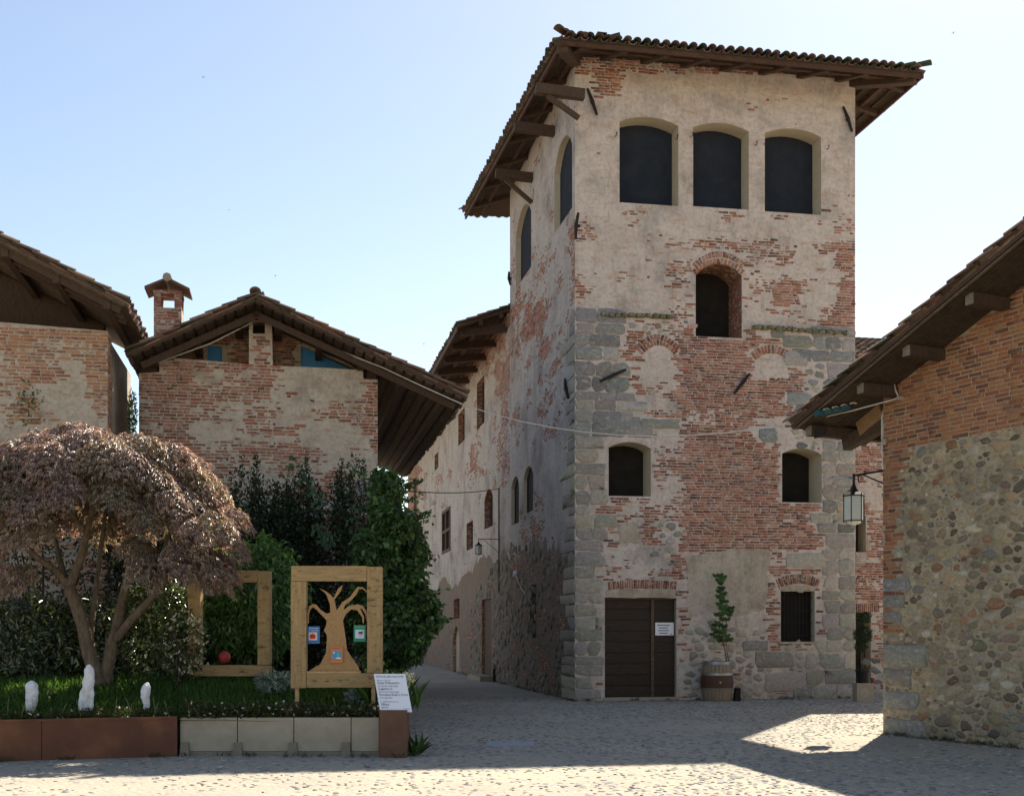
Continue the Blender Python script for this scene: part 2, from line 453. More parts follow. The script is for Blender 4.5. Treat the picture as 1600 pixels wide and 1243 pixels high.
def course_bricks(fr, u0, u1, z0, z1, dens, holes=(), block=None, bl=.245, bh=.052, joint=.012, nscale=(1.6, 3.2), seed=3, jitter=1.0):
    """brick positions in running courses where the plaster has gone; dens(px,py) gives 0..1"""
    us, zs, Ls, Hs = [], [], [], []
    z = z0 + bh / 2; k = 0
    while z < z1:
        n = int((u1 - u0) / (bl * .6)) + 3
        ln = rng.choice([bl, bl, bl, bl * .5, bl * .72], n) * (1 + rng.normal(0, .04, n))
        e = u0 - rng.random() * bl + np.cumsum(ln + joint)
        c = e - ln / 2 - joint
        a_, b_ = np.clip(c - ln / 2, u0 + .002, u1 - .002), np.clip(c + ln / 2, u0 + .002, u1 - .002)
        ln = b_ - a_; c = (a_ + b_) / 2; ok = ln > .055
        us.append(c[ok]); Ls.append(ln[ok])
        zz = z + .012 * jitter * (vnoise(c[ok] * .8, np.full(ok.sum(), z * .7), seed + 5) - .5) * 3
        zs.append(zz); Hs.append(np.full(ok.sum(), bh) * (1 + rng.normal(0, .06, ok.sum())))
        z += bh + joint; k += 1
    u = np.concatenate(us); z = np.concatenate(zs); L = np.concatenate(Ls); H = np.concatenate(Hs)
    px, py = fr.topix(u, z)
    dn = dens(px, py)
    nz = fbm(u * nscale[0], z * nscale[1], seed)
    nz = (nz - .5) * 1.75 + .5                                 # spread to 0..1
    nz = nz * .72 + rng.random(len(u)) * .28
    keep = nz < dn
    for h in holes:
        h = [tuple(q) for q in h]
        hu = [q[0] for q in h]; hz = [q[1] for q in h]
        near = (u + L / 2 > min(hu) - .005) & (u - L / 2 < max(hu) + .005) & (z > min(hz) - .04) & (z < max(hz) + .04)
        bad = np.zeros(len(u), bool)
        for s in (-.5, -.25, 0, .25, .5):
            bad |= in_poly(u + L * s, z + .026, h) | in_poly(u + L * s, z - .026, h)
        keep &= ~(near & bad)
    if block is not None:
        bad = np.zeros(len(u), bool)
        for s in (-.45, 0, .45): bad |= block(u + L * s, z)
        keep &= ~bad
    u, z, L, H, nz, dn = u[keep], z[keep], L[keep], H[keep], nz[keep], dn[keep]
    part = (dn < .8) & (dn - nz < .18)                         # partly plastered over: shorter, ragged
    fl = np.where(part, .25 + .75 * rng.random(len(u)), 1.0); fh = np.where(part, .45 + .55 * rng.random(len(u)), 1.0)
    u = u + L * (1 - fl) * (rng.random(len(u)) - .5); z = z + H * (1 - fh) * (rng.random(len(u)) - .5); L = L * fl; H = H * fh
    d = .004 + .008 * rng.random(len(u))
    ang = rng.normal(0, .012 * jitter, len(u))
    return u, z, L, H, d, ang

def soldiers(fr, pts, n, length, width=None):
    """bricks on end along a curve of (u,z) points, pointing across it (voussoirs)"""
    pts = np.array(pts, float); seg = np.linalg.norm(np.diff(pts, axis=0), axis=1); cum = np.concatenate([[0], np.cumsum(seg)])
    t = (np.arange(n) + .5) / n * cum[-1]
    u = np.interp(t, cum, pts[:, 0]); z = np.interp(t, cum, pts[:, 1])
    e = cum[-1] * .01
    du = np.interp(t + e, cum, pts[:, 0]) - np.interp(t - e, cum, pts[:, 0]); dz = np.interp(t + e, cum, pts[:, 1]) - np.interp(t - e, cum, pts[:, 1])
    a = np.arctan2(dz, du)
    H = np.full(n, length) * (1 + rng.normal(0, .04, n)); L = np.full(n, width or cum[-1] / n * .78)
    return u, z, L, H, .008 + .008 * rng.random(n), a + rng.normal(0, .03, n)

def cat(*groups):
    return [np.concatenate([g[i] for g in groups]) for i in range(6)]

def pebble_template(nr=9):
    a = np.arange(nr) * 2 * math.pi / nr
    ring0 = np.stack([np.cos(a), np.sin(a), np.zeros(nr)], 1)
    ring1 = np.stack([np.cos(a) * .86, np.sin(a) * .86, np.full(nr, .62)], 1)
    ring2 = np.stack([np.cos(a) * .48, np.sin(a) * .48, np.full(nr, .95)], 1)
    V = np.concatenate([ring0, ring1, ring2, [[0, 0, 1.0]]])
    i = np.arange(nr); j = (i + 1) % nr
    Q = np.concatenate([np.stack([i, j, nr + j, nr + i], 1), np.stack([nr + i, nr + j, 2 * nr + j, 2 * nr + i], 1)])
    T = np.stack([2 * nr + i, 2 * nr + j, np.full(nr, 3 * nr)], 1)
    return V, Q, T
PV, PQ, PT = pebble_template()

def scatter_ellipses(u0, u1, z0, z1, sizes, ok, tries, gap=.006):
    """non-overlapping ellipses, largest first: returns arrays u,z,a,b"""
    U, Z, A, B = [], [], [], []
    cell = .12; grid = {}
    sizes = sorted(sizes, reverse=True)
    for (s, asp) in sizes:
        for _ in range(tries):
            u = random.uniform(u0, u1); z = random.uniform(z0, z1)
            a, b = s, s * asp
            if not ok(u, z, a, b): continue
            gu, gz = int(u / cell), int(z / cell); hit = False
            R = int(.5 / cell) + 1
            for i in range(gu - R, gu + R + 1):
                for j in range(gz - R, gz + R + 1):
                    for q in grid.get((i, j), ()):
                        dx = (u - U[q]) / (a + A[q] + gap); dz = (z - Z[q]) / (b + B[q] + gap)
                        if dx * dx + dz * dz < .92: hit = True; break
                    if hit: break
                if hit: break
            if hit: continue
            grid.setdefault((gu, gz), []).append(len(U))
            U.append(u); Z.append(z); A.append(a); B.append(b)
            break
    return np.array(U), np.array(Z), np.array(A), np.array(B)

def pebble_verts(n, A, B, H, lump=.19):
    """local (u, z, d) vertices of irregular rounded stones"""
    nr = 9
    k = 1 + rng.normal(0, lump, (n, nr))
    kk = np.concatenate([k, k, k, np.ones((n, 1))], 1)
    x = PV[None, :, 0] * kk * A[:, None]; y = PV[None, :, 1] * kk * B[:, None]; h = PV[None, :, 2] * H[:, None]
    return x, y, h

def lay_pebbles(fr, wall, u, z, A, B, H, pal, n_single, name='stone', stuffname='rubble_stonework', prefer=None, sq=False):
    n = len(u)
    if n == 0: return
    prefer = A * B if prefer is None else prefer
    order = np.argsort(-prefer); S, R = order[:n_single], order[n_single:]
    x, y, h = pebble_verts(n, A, B, H)
    ang = rng.normal(0, .12, n); ca, sa = np.cos(ang)[:, None], np.sin(ang)[:, None]
    col = tint(pal, n, .16)
    W = fr.wn(u[:, None] + x * ca - y * sa, z[:, None] + x * sa + y * ca, h - .004)
    for i in S:
        p = fr.w(u[i], z[i])
        me = np_mesh(name, W[i] - np.array(p), [PQ, PT], [np.tile(col[i], (len(PQ), 1)), np.tile(col[i], (len(PT), 1))], True)
        me.materials.append(M['stone'])
        o = bpy.data.objects.new(name, me); C.objects.link(o); o.parent = wall; o.location = p
    if len(R):
        nv = len(PV); off = (np.arange(len(R)) * nv)[:, None, None]
        o = link(stuffname, np_mesh(stuffname, W[R], [(PQ[None] + off).reshape(-1, 4), (PT[None] + off).reshape(-1, 3)],
                 [np.repeat(col[R], len(PQ), 0), np.repeat(col[R], len(PT), 0)], True), M['stone'], wall)
        o['kind'] = 'stuff'

def stone_block(fr, wall, u0, u1, z0, z1, d=.02, col=None, name='stone', rough=.035):
    """a squared but uneven block: irregular outline, bevelled proud face"""
    pts = []
    w, h = u1 - u0, z1 - z0
    cut = min(w, h) * .22; cs = [min(w, h) * random.choice((.05, .1, .16, .3)) for _ in range(4)]
    outline = [(u0 + cs[0], z0), (u0 + w * .5, z0), (u1 - cs[1], z0), (u1, z0 + cs[1]), (u1, z0 + h * .5), (u1, z1 - cs[2]), (u1 - cs[2], z1), (u0 + w * .5, z1), (u0 + cs[3], z1), (u0, z1 - cs[3]), (u0, z0 + h * .5), (u0, z0 + cs[0])]
    outline = [(a + random.gauss(0, rough * .5), b + random.gauss(0, rough * .35)) for a, b in outline]
    cu, cz = (u0 + u1) / 2, (z0 + z1) / 2
    n = len(outline); V = []
    org = fr.w(cu, cz)
    for dd, s, e in ((-.004, 1, 0), (d * .7, 1, .0), (d, 1, .018)):
        for a, b in outline:
            k = 1 - e / max(.06, math.hypot(a - cu, b - cz))
            V.append(fr.w(cu + (a - cu) * k, cz + (b - cz) * k, dd * (1 + .25 * random.uniform(-1, 1))) - org)
    V.append(fr.w(cu + random.uniform(-.1, .1) * w, cz, d * 1.25) - org)
    i = np.arange(n); j = (i + 1) % n
    Q = np.concatenate([np.stack([i, j, n + j, n + i], 1), np.stack([n + i, n + j, 2 * n + j, 2 * n + i], 1)])
    T = np.stack([2 * n + i, 2 * n + j, np.full(n, 3 * n)], 1)
    c = tint(GREYS, 1)[0] if col is None else np.array(col)
    me = np_mesh(name, np.array([tuple(v) for v in V]), [Q, T], [np.tile(c, (len(Q), 1)), np.tile(c, (len(T), 1))])
    me.materials.append(M['block'])
    o = bpy.data.objects.new(name, me); C.objects.link(o); o.parent = wall; o.location = org
    return o

def arch_open(fr, x0, x1, ytop, ybot, rise=0.0, n=9):
    """opening outline in wall coordinates from picture columns/rows; rise = arch height in metres"""
    ua, zb = fr.pix(x0, ybot); ub, _ = fr.pix(x1, ybot)
    if ua > ub: ua, ub = ub, ua
    _, zt = fr.pix((x0 + x1) / 2, ytop)
    if rise <= 0: return [(ua, zb), (ub, zb), (ub, zt), (ua, zt)]
    zs = zt - rise; cu = (ua + ub) / 2; hw = (ub - ua) / 2
    R = (hw * hw + rise * rise) / (2 * rise); a0 = math.asin(min(1, hw / R)) if rise <= hw else math.pi - math.asin(hw / R)
    arc = [(cu + R * math.sin(a), zt - R + R * math.cos(a)) for a in np.linspace(a0, -a0, n)]
    return [(ua, zb), (ub, zb)] + arc

class Reveals:
    def __init__(s): s.l = []
    def build(s, name, m, parent):
        for r in s.l: r.build(name, m, parent)

def wall_mesh(fr, outer, holes, depths):
    """front face with openings and their reveals; returns MB for the wall and MB for the reveals"""
    w, rv = MB(), Reveals()
    loops = [[Vector((a, b, 0)) for a, b in outer]] + [[Vector((a, b, 0)) for a, b in h] for h in holes]
    flatp = [p for l in loops for p in l]
    base = len(w.v); w.v += [tuple(fr.w(p.x, p.y)) for p in flatp]
    for t in tessellate_polygon(loops): w.f.append(tuple(base + i for i in t))
    for h, dp in zip(holes, depths):
        m = len(h); one = MB(); rv.l.append(one)
        for i in range(m):
            (a, b), (c, e) = h[i], h[(i + 1) % m]
            one.face([fr.w(a, b, 0), fr.w(c, e, 0), fr.w(c, e, -dp), fr.w(a, b, -dp)])
    return w, rv

def fill_panel(fr, hole, depth, m, parent, name='window', grow=.03, thick=.04):
    cu = sum(p[0] for p in hole) / len(hole); cz = sum(p[1] for p in hole) / len(hole)
    pts = [(a + grow * np.sign(a - cu), b + grow * np.sign(b - cz)) for a, b in hole]
    mb = MB(); mb.prism([fr.w(a, b, -depth) for a, b in pts], tuple(np.append(-fr.N * thick, 0)))
    return mb.build(name, m, parent)

def rects(px, py, default, items):
    """density map from picture rectangles (x0,y0,x1,y1,value), later ones win, soft edges by jittered lookup"""
    jx = px + (fbm(px * .09, py * .09, 11) - .5) * 18; jy = py + (fbm(px * .09, py * .09, 17) - .5) * 14
    d = np.full(px.shape, default, float)
    for (a, b, c, e, v) in items:
        d[(jx >= a) & (jx < c) & (jy >= b) & (jy < e)] = v
    return d

# ------------------------------------------------------------------ roof tiles
TILES = np.array([(.13, .085, .06), (.11, .075, .055), (.16, .095, .068), (.095, .075, .055), (.075, .085, .045), (.17, .12, .095), (.065, .075, .04)])
TILES_W = np.array([(.22, .135, .105), (.18, .11, .085), (.27, .18, .145), (.15, .105, .08), (.13, .105, .085), (.30, .22, .18), (.10, .09, .06)])
def tile_template(L=.46, r0=.095, r1=.078, th=.016, n=6):
    a = np.linspace(math.radians(8), math.radians(172), n + 1)
    V = []
    for (r, y, lift) in ((r0, 0, 0.024), (r1, L, 0.0), (r0 - th, 0, 0.024), (r1 - th, L, 0)):
        V.append(np.stack([np.cos(a) * r, np.full(n + 1, y), np.sin(a) * r * .85 + lift], 1))
    V = np.concatenate(V); m = n + 1
    i = np.arange(n)
    Q = np.concatenate([np.stack([i, i + 1, m + i + 1, m + i], 1), np.stack([2 * m + i + 1, 2 * m + i, 3 * m + i, 3 * m + i + 1], 1), np.stack([i + 1, i, 2 * m + i, 2 * m + i + 1], 1)])
    Q = np.concatenate([Q, [[0, m, 3 * m, 2 * m], [n, 2 * m + n, 3 * m + n, m + n]]])
    return V, Q
TV, TQ = tile_template()
_tilemesh = {}
def tile_objects(pal, key):
    if key not in _tilemesh:
        L = []
        for c in pal:
            me = np_mesh('tile', TV, [TQ], [np.tile(c, (len(TQ), 1))]); me.materials.append(M['tile']); L.append(me)
        _tilemesh[key] = L
    return _tilemesh[key]

def tile_roof(parent, O, E, S, W, Hh, poly=None, pal=TILES, key='t', n_single=120, prefer=None, pitch=.215, expo=.34, flip=True):
    """clay tiles on the plane O + e*E + s*S; poly (e,s) limits it; covers and channels"""
    O, E, S = Vector(O), Vector(E).normalized(), Vector(S).normalized(); Nn = E.cross(S).normalized()
    if Nn.z < 0: Nn = -Nn
    e, s, typ = [], [], []
    for j in range(int(W / pitch) + 1):
        for i in range(int(Hh / expo) + 1):
            e.append(j * pitch); s.append(i * expo); typ.append(0)
            e.append((j + .5) * pitch); s.append(i * expo); typ.append(1)
    e = np.array(e); s = np.array(s); typ = np.array(typ)
    k = (e <= W) & (s <= Hh - .2)
    if poly is not None: k &= in_poly(e, s + .12, poly)
    e, s, typ = e[k], s[k], typ[k]; n = len(e)
    e = e + rng.normal(0, .008, n); s = s + rng.normal(0, .02, n)
    En, Sn, Nv = np.array(E), np.array(S), np.array(Nn)
    org = np.array(O) + e[:, None] * En + s[:, None] * Sn + Nv * np.where(typ == 0, .05, .075)[:, None]
    yaw = rng.normal(0, .03, n); tilt = rng.normal(.02, .012, n)
    # channel tiles are turned over
    pr = -s if prefer is None else prefer(e, s, typ)
    order = np.argsort(-pr); A, R = order[:n_single], order[n_single:]
    def axes(i):
        cy, sy = math.cos(yaw[i]), math.sin(yaw[i])
        x = En * cy + Sn * sy; y = Sn * cy - En * sy; z = Nv
        if typ[i] == 1: x, z = -x, -Nv
        y = y + Nv * (-tilt[i]) ; return x, y, z
    tm = tile_objects(pal, key)
    for i in A:
        x, y, z = axes(i)
        o = bpy.data.objects.new('tile', tm[rng.integers(0, len(tm))]); C.objects.link(o); o.parent = parent
        p = org[i]
        o.matrix_local = Matrix(((x[0], y[0], z[0], p[0]), (x[1], y[1], z[1], p[1]), (x[2], y[2], z[2], p[2]), (0, 0, 0, 1)))
    if len(R):
        X = np.array([axes(i) for i in R])                    # (m,3,3)
        V = org[R][:, None, :] + np.einsum('vk,mkc->mvc', TV, X)
        Fq = (TQ[None] + (np.arange(len(R)) * len(TV))[:, None, None]).reshape(-1, 4)
        col = np.repeat(tint(pal, len(R), .15), len(TQ), 0)
        o = link('roof_tiling', np_mesh('roof_tiling', V, [Fq], [col]), M['tile'], parent)
        o['kind'] = 'stuff'

# ------------------------------------------------------------------ leaves
def leaf_mesh(name, pos, dirs, nor, ln, wd, col, fold=.25, curl=.15):
    n = len(pos)
    d = dirs / np.linalg.norm(dirs, axis=1, keepdims=True)
    sd_ = np.cross(d, nor); sd_ /= np.linalg.norm(sd_, axis=1, keepdims=True) + 1e-9
    up = np.cross(sd_, d)
    ln = np.asarray(ln).reshape(-1, 1); wd = np.asarray(wd).reshape(-1, 1)
    mid = pos + d * ln * .45
    V = np.stack([pos, mid + sd_ * wd * .5 + up * wd * fold, pos + d * ln - up * ln * curl, mid - sd_ * wd * .5 + up * wd * fold], 1)
    i = np.arange(n) * 4
    T = np.concatenate([np.stack([i, i + 1, i + 2], 1), np.stack([i, i + 2, i + 3], 1)])
    return np_mesh(name, V, [T], [np.concatenate([col, col])])

def rand_unit(n):
    v = rng.normal(0, 1, (n, 3)); return v / np.linalg.norm(v, axis=1, keepdims=True)

def blob_points(n, c, r, lump=.25, shell=.55, seed=1):
    """points in a lumpy ellipsoid, denser toward the outside, with gaps"""
    out = []; nn = []
    tot = 0
    while tot < n:
        v = rand_unit(n)
        az = np.arctan2(v[:, 1], v[:, 0]); el = np.arcsin(v[:, 2])
        g = fbm(az * 1.9 + 9, el * 2.6 + 5, seed)
        rad = 1 + (g - .5) * 2 * lump
        t = rng.random(n) ** (1 / 3.) * (1 - shell) + shell if shell < 1 else np.ones(n)
        keep = rng.random(n) < np.clip(.35 + 1.5 * (fbm(az * 4 + 2, el * 5 + 1, seed + 4) - .25), .15, 1)
        p = np.array(c) + v * np.array(r) * (rad * t)[:, None]
        out.append(p[keep]); nn.append(v[keep]); tot += keep.sum()
    return np.concatenate(out)[:n], np.concatenate(nn)[:n]

def foliage(name, parent, n, c, r, ln, wd, pal, m, lump=.25, shell=.55, seed=1, droop=.4, zmin=None):
    p, v = blob_points(n, c, r, lump, shell, seed)
    if zmin is not None:
        k = p[:, 2] > zmin; p, v = p[k], v[k]
    n = len(p)
    d = v * .6 + rand_unit(n) * .8; d[:, 2] -= droop
    nr_ = v * .8 + rand_unit(n) * .7; nr_[:, 2] += .6
    col = np.clip(tint(np.array(pal), n, .1) * np.exp(rng.normal(0, .38, (n, 1))), .008, .6)
    me = leaf_mesh(name, p, d, nr_, ln * (.6 + .8 * rng.random(n)), wd * (.6 + .8 * rng.random(n)), col)
    return link(name, me, m, parent)

exec_later = []
# ------------------------------------------------------------------ the setting: ground
gm = MB(); gm.face([(-160, -60, 0), (160, -60, 0), (160, 260, 0), (-160, 260, 0)])
ground = gm.build('ground', M['ground']); tag(ground, 'sandy courtyard ground with worn cobbles', kind='structure')

TA = np.array((1.43, 27.5)); th = math.radians(10.5)
UF = np.array((math.cos(th), math.sin(th))); WF = np.array((-math.sin(th), math.cos(th)))      # along the fronts, along the street
NFR = np.array((math.sin(th), -math.cos(th)))                                               # fronts face this way
NLF = -UF                                                                                    # the street side faces this way
FT = Frame(TA, UF, NFR)            # tower front
FS = Frame(TA, WF, NLF)            # street side of tower and long house
TW, TD = 6.84, 8.17
FC = np.array((5.8, 18.9)); UR = np.array((.43, -.903)); UR /= np.linalg.norm(UR); VR = np.array((.903, .43)); VR /= np.linalg.norm(VR)
FRH = Frame(FC, UR, -VR)           # right-hand house gable wall (u runs toward the camera)

# cobbles set into the ground, in the part of the square the camera sees
def cobbles():
    pts = []
    cell = .105
    ys = np.arange(10.6, 30, cell * .8)
    P_ = []
    for y in ys:
        x0 = max(-.44 * y, -7.2); x1 = .44 * y
        xs = np.arange(x0, x1, cell)
        P_.append(np.stack([xs + rng.uniform(-.04, .04, len(xs)) + rng.random() * cell, y + rng.uniform(-.035, .035, len(xs))], 1))
    p = np.concatenate(P_)
    # not under the houses or the planter
    def outside(poly): return ~in_poly(p[:, 0], p[:, 1], poly)
    A = TA; B = TA + UF * TW
    k = outside([tuple(A), tuple(B), tuple(B + WF * 9), tuple(A + WF * 30)])
    c = FC
    k &= outside([tuple(c), tuple(c + UR * 8), tuple(c + UR * 8 + VR * 8), tuple(c + VR * 8)])
    k &= outside([(-12, 14.0), (-6.3, 14.72), (-4.27, 15.43), (-1.3, 15.25), (-1.3, 15.7), (-2.5, 24.5), (-12, 24)])
    p = p[k]
    # worn sandy areas swallow many of them
    sand = fbm(p[:, 0] * .35, p[:, 1] * .35, 31) + .25 * (vnoise(p[:, 0] * 2, p[:, 1] * 2, 5) - .5)
    k = (rng.random(len(p)) < np.clip(1.45 - 1.75 * sand, .08, .92))
    p = p[k]
    n = len(p)
    A_ = rng.uniform(.018, .054, n); B_ = A_ * rng.uniform(.55, .85, n); H_ = rng.uniform(.003, .013, n)
    nr = 8; a = np.arange(nr) * 2 * math.pi / nr
    R0 = np.stack([np.cos(a), np.sin(a), np.zeros(nr) - .15], 1); R1 = np.stack([np.cos(a) * .72, np.sin(a) * .72, np.full(nr, .85)], 1)
    T_ = np.concatenate([R0, R1, [[0, 0, 1]]]); i = np.arange(nr); j = (i + 1) % nr
    Q = np.stack([i, j, nr + j, nr + i], 1); Tr = np.stack([nr + i, nr + j, np.full(nr, 2 * nr)], 1)
    kk = 1 + rng.normal(0, .12, (n, nr)); kk = np.concatenate([kk, kk, np.ones((n, 1))], 1)
    ang = rng.normal(0, .5, n); ca, sa = np.cos(ang)[:, None], np.sin(ang)[:, None]
    x = T_[None, :, 0] * kk * A_[:, None]; y = T_[None, :, 1] * kk * B_[:, None]; h = T_[None, :, 2] * H_[:, None]
    V = np.stack([p[:, 0:1] + x * ca - y * sa, p[:, 1:2] + x * sa + y * ca, h], -1)
    pal = np.array([(.33, .305, .26), (.28, .265, .235), (.215, .21, .20), (.39, .35, .285), (.31, .28, .225), (.18, .178, .175)])
    col = tint(pal, n, .12)
    vis = np.abs(p[:, 0]) < p[:, 1] * .415
    order = np.argsort(p[:, 1] + np.where((p[:, 1] > 11.75) & vis, 0, 100) - A_ * 15)
    S, R = order[:300], order[300:]
    for q in S:
        me = np_mesh('cobble', V[q] - np.array((p[q, 0], p[q, 1], 0)), [Q, Tr], [np.tile(col[q], (nr, 1)), np.tile(col[q], (nr, 1))], True)
        me.materials.append(M['cobble']); o = bpy.data.objects.new('cobble', me); C.objects.link(o); o.parent = ground; o.location = (p[q, 0], p[q, 1], 0)
    off = (np.arange(len(R)) * len(T_))[:, None, None]
    o = link('cobblestones', np_mesh('cobblestones', V[R], [(Q[None] + off).reshape(-1, 4), (Tr[None] + off).reshape(-1, 3)], [np.repeat(col[R], nr, 0), np.repeat(col[R], nr, 0)], True), M['cobble'], ground)
    o['kind'] = 'stuff'
cobbles()

mb = MB(); p0 = P(757, 1157, 17.4); mb.abox(-.36, .30, 16.75, 17.35, -.02, .012)
o = mb.build('drain_cover', mat('grey slab', (.34, .36, .38), (.28, .30, .32), 8, .8)); tag(o, 'flat grey rectangular slab set in the cobbles in mid courtyard', 'drain cover')

# ------------------------------------------------------------------ the tower
tower = root('tower_house', FT.w(TW / 2, 0, 0), 'tall square brick and plaster tower house with three black arched openings under its eaves', 'building')
H_T = 14.68
W_ = [arch_open(FT, 968, 1060, 183, 316, .15), arch_open(FT, 1083, 1170, 192, 322, .15), arch_open(FT, 1195, 1283, 201, 330, .15),
      arch_open(FT, 1087, 1159, 411, 525, .26), arch_open(FT, 951, 1017, 690, 774, .14), arch_open(FT, 1222, 1284, 700, 784, .14),
      arch_open(FT, 1220, 1273, 923, 1002), arch_open(FT, 945, 1057, 933, 1090)]
DEP = [.48, .48, .48, .85, .62, .72, .22, .16]
w, rv = wall_mesh(FT, [(0, -.1), (TW, -.1), (TW, H_T), (0, H_T)], W_, DEP)
t_front = w.build('front_wall', M['plaster'], tower)
# side, rear
SW = [arch_open(FS, 866, 894, 216, 366, .5), arch_open(FS, 806, 830, 322, 452, .5)]
LOW = [arch_open(FS, 799, 811, 744, 821, .3), arch_open(FS, 818, 833, 728, 804, .3), arch_open(FS, 826, 838, 913, 996)]
w2, rv2 = wall_mesh(FS, [(0, -.1), (TD, -.1), (TD, H_T), (0, H_T)], SW + LOW, [.15, .15, .1, .1, .12])
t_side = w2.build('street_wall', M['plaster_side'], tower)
rv.l[3].build('window_reveal', M['brick_reveal'], tower); rv.l.pop(3)
for rvx in (rv, rv2): rvx.build('window_reveal', M['reveal'], tower)
mb = MB()
mb.face([FT.w(TW, -.1), FT.w(TW, -.1, -TD), FT.w(TW, H_T, -TD), FT.w(TW, H_T)]); mb.face([FT.w(0, -.1, -TD), FT.w(TW, -.1, -TD), FT.w(TW, H_T, -TD), FT.w(0, H_T, -TD)])
mb.build('rear_wall', M['plaster'], tower)
for h, dp in zip(W_[:3], DEP[:3]):
    fill_panel(FT, h, dp, M['cloth'], tower, 'window')
for h, dp in zip(W_[3:6], DEP[3:6]): fill_panel(FT, h, dp, M['black'], tower, 'window')
for h in SW: fill_panel(FS, h, .15, M['cloth'], tower, 'window')
for h in LOW: fill_panel(FS, h, .11, M['black'], tower, 'window')

# dressed stones at the two corners, stored as boxes so that bricks keep clear of them
blocks = []
def quoin(fr, wall, u0, u1, z0, z1, d=.022, col=None):
    u0, u1 = min(u0, u1), max(u0, u1)
    for h in (W_ if fr is FT else SW + LOW):                  # never across an opening
        a, b = min(q[0] for q in h) - .03, max(q[0] for q in h) + .03; c, e = min(q[1] for q in h) - .03, max(q[1] for q in h) + .03
        if u0 < b and u1 > a and z0 < e and z1 > c:
            if a - u0 > b - a and False: pass
            l, r = a - u0, u1 - b
            if max(l, r) < .12: return
            if l >= r: u1 = a
            else: u0 = b
    blocks.append((id(fr), min(u0, u1), max(u0, u1), z0, z1)); stone_block(fr, wall, min(u0, u1), max(u0, u1), z0, z1, d, col if col is not None else tint(GREYS if z1 > 6.0 else np.array([(.36, .325, .265), (.31, .285, .24), (.40, .36, .295), (.27, .255, .225)]), 1)[0])
def pxq(fr, wall, x0, y0, x1, y1, d=.022):
    ua, zb = fr.pix(x0, y1); ub, zt = fr.pix(x1, y0); quoin(fr, wall, ua, ub, zb, zt, d)
_, ztop = FT.pix(900, 497)
z = .02
while z < ztop:
    h = random.uniform(.20, .36)
    y_at = HY - (z - EYE) * F / 27.5
    long = random.uniform(.35, .9) if y_at < 690 else random.uniform(.28, .62)
    if 690 > y_at > 560: long = random.uniform(.7, 1.35)
    cuts = [0.0]
    while cuts[-1] < long: cuts.append(cuts[-1] + random.uniform(.3, .75))
    for a, b in zip(cuts, cuts[1:]): quoin(FT, t_front, a + .012, b - .012, z + .012, z + h - .012)
    ls = random.uniform(.45, 1.5)
    if z < 3.8: ls = random.uniform(.6, 1.6)
    quoin(FS, t_side, .012, ls, z + .012, z + h - .012)
    z += h
_, zt2 = FT.pix(1330, 524)
z = .02
while z < zt2:
    h = random.uniform(.22, .40)
    y_at = HY - (z - EYE) * F / 28.6
    long = random.uniform(.5, 1.25) if y_at < 700 else random.uniform(.45, .75)
    if 870 < y_at < 1008: long = .42
    if y_at > 1008: long = random.uniform(.9, 1.7)
    u = TW
    while TW - u < long:
        l = min(random.uniform(.3, .8), max(.42, long)) if long == .42 else random.uniform(.3, .8); quoin(FT, t_front, u - l + .012, u - .012, z + .014, z + h - .014); u -= l
    z += h
for q in ((1000, 655, 1062, 668), (935, 652, 1000, 670), (1185, 670, 1215, 690), (1248, 655, 1330, 668), (1230, 865, 1290, 885), (1180, 1018, 1240, 1042), (1195, 1050, 1260, 1080), (1160, 1000, 1200, 1016), (1225, 550, 1262, 570), (1230, 615, 1268, 632), (1205, 514, 1225, 527)):
    pxq(FT, t_front, *q)
# mossy ledge stones
for x0, x1, y0, y1 in ((938, 1050, 492, 495), (1175, 1322, 511, 521)):
    x = x0
    while x < x1:
        l = random.uniform(7, 17); y = y0 + (y1 - y0) * (x - x0) / (x1 - x0)
        ua, zb = FT.pix(x, y + 3.2); ub, zt = FT.pix(min(x + l, x1), y - 2.6)
        blocks.append((id(FT), ua, ub, zb, zt)); stone_block(FT, t_front, ua + .01, ub - .01, zb, zt, .09, (.17, .155, .09)); x += l
def blocker(fr):
    bl = [(b[1], b[2], b[3], b[4]) for b in blocks if b[0] == id(fr)]
    def f(u, z):
        r = np.zeros(u.shape, bool)
        for a, b, c, e in bl: r |= (u > a - .01) & (u < b + .01) & (z > c - .02) & (z < e + .02)
        return r
    return f

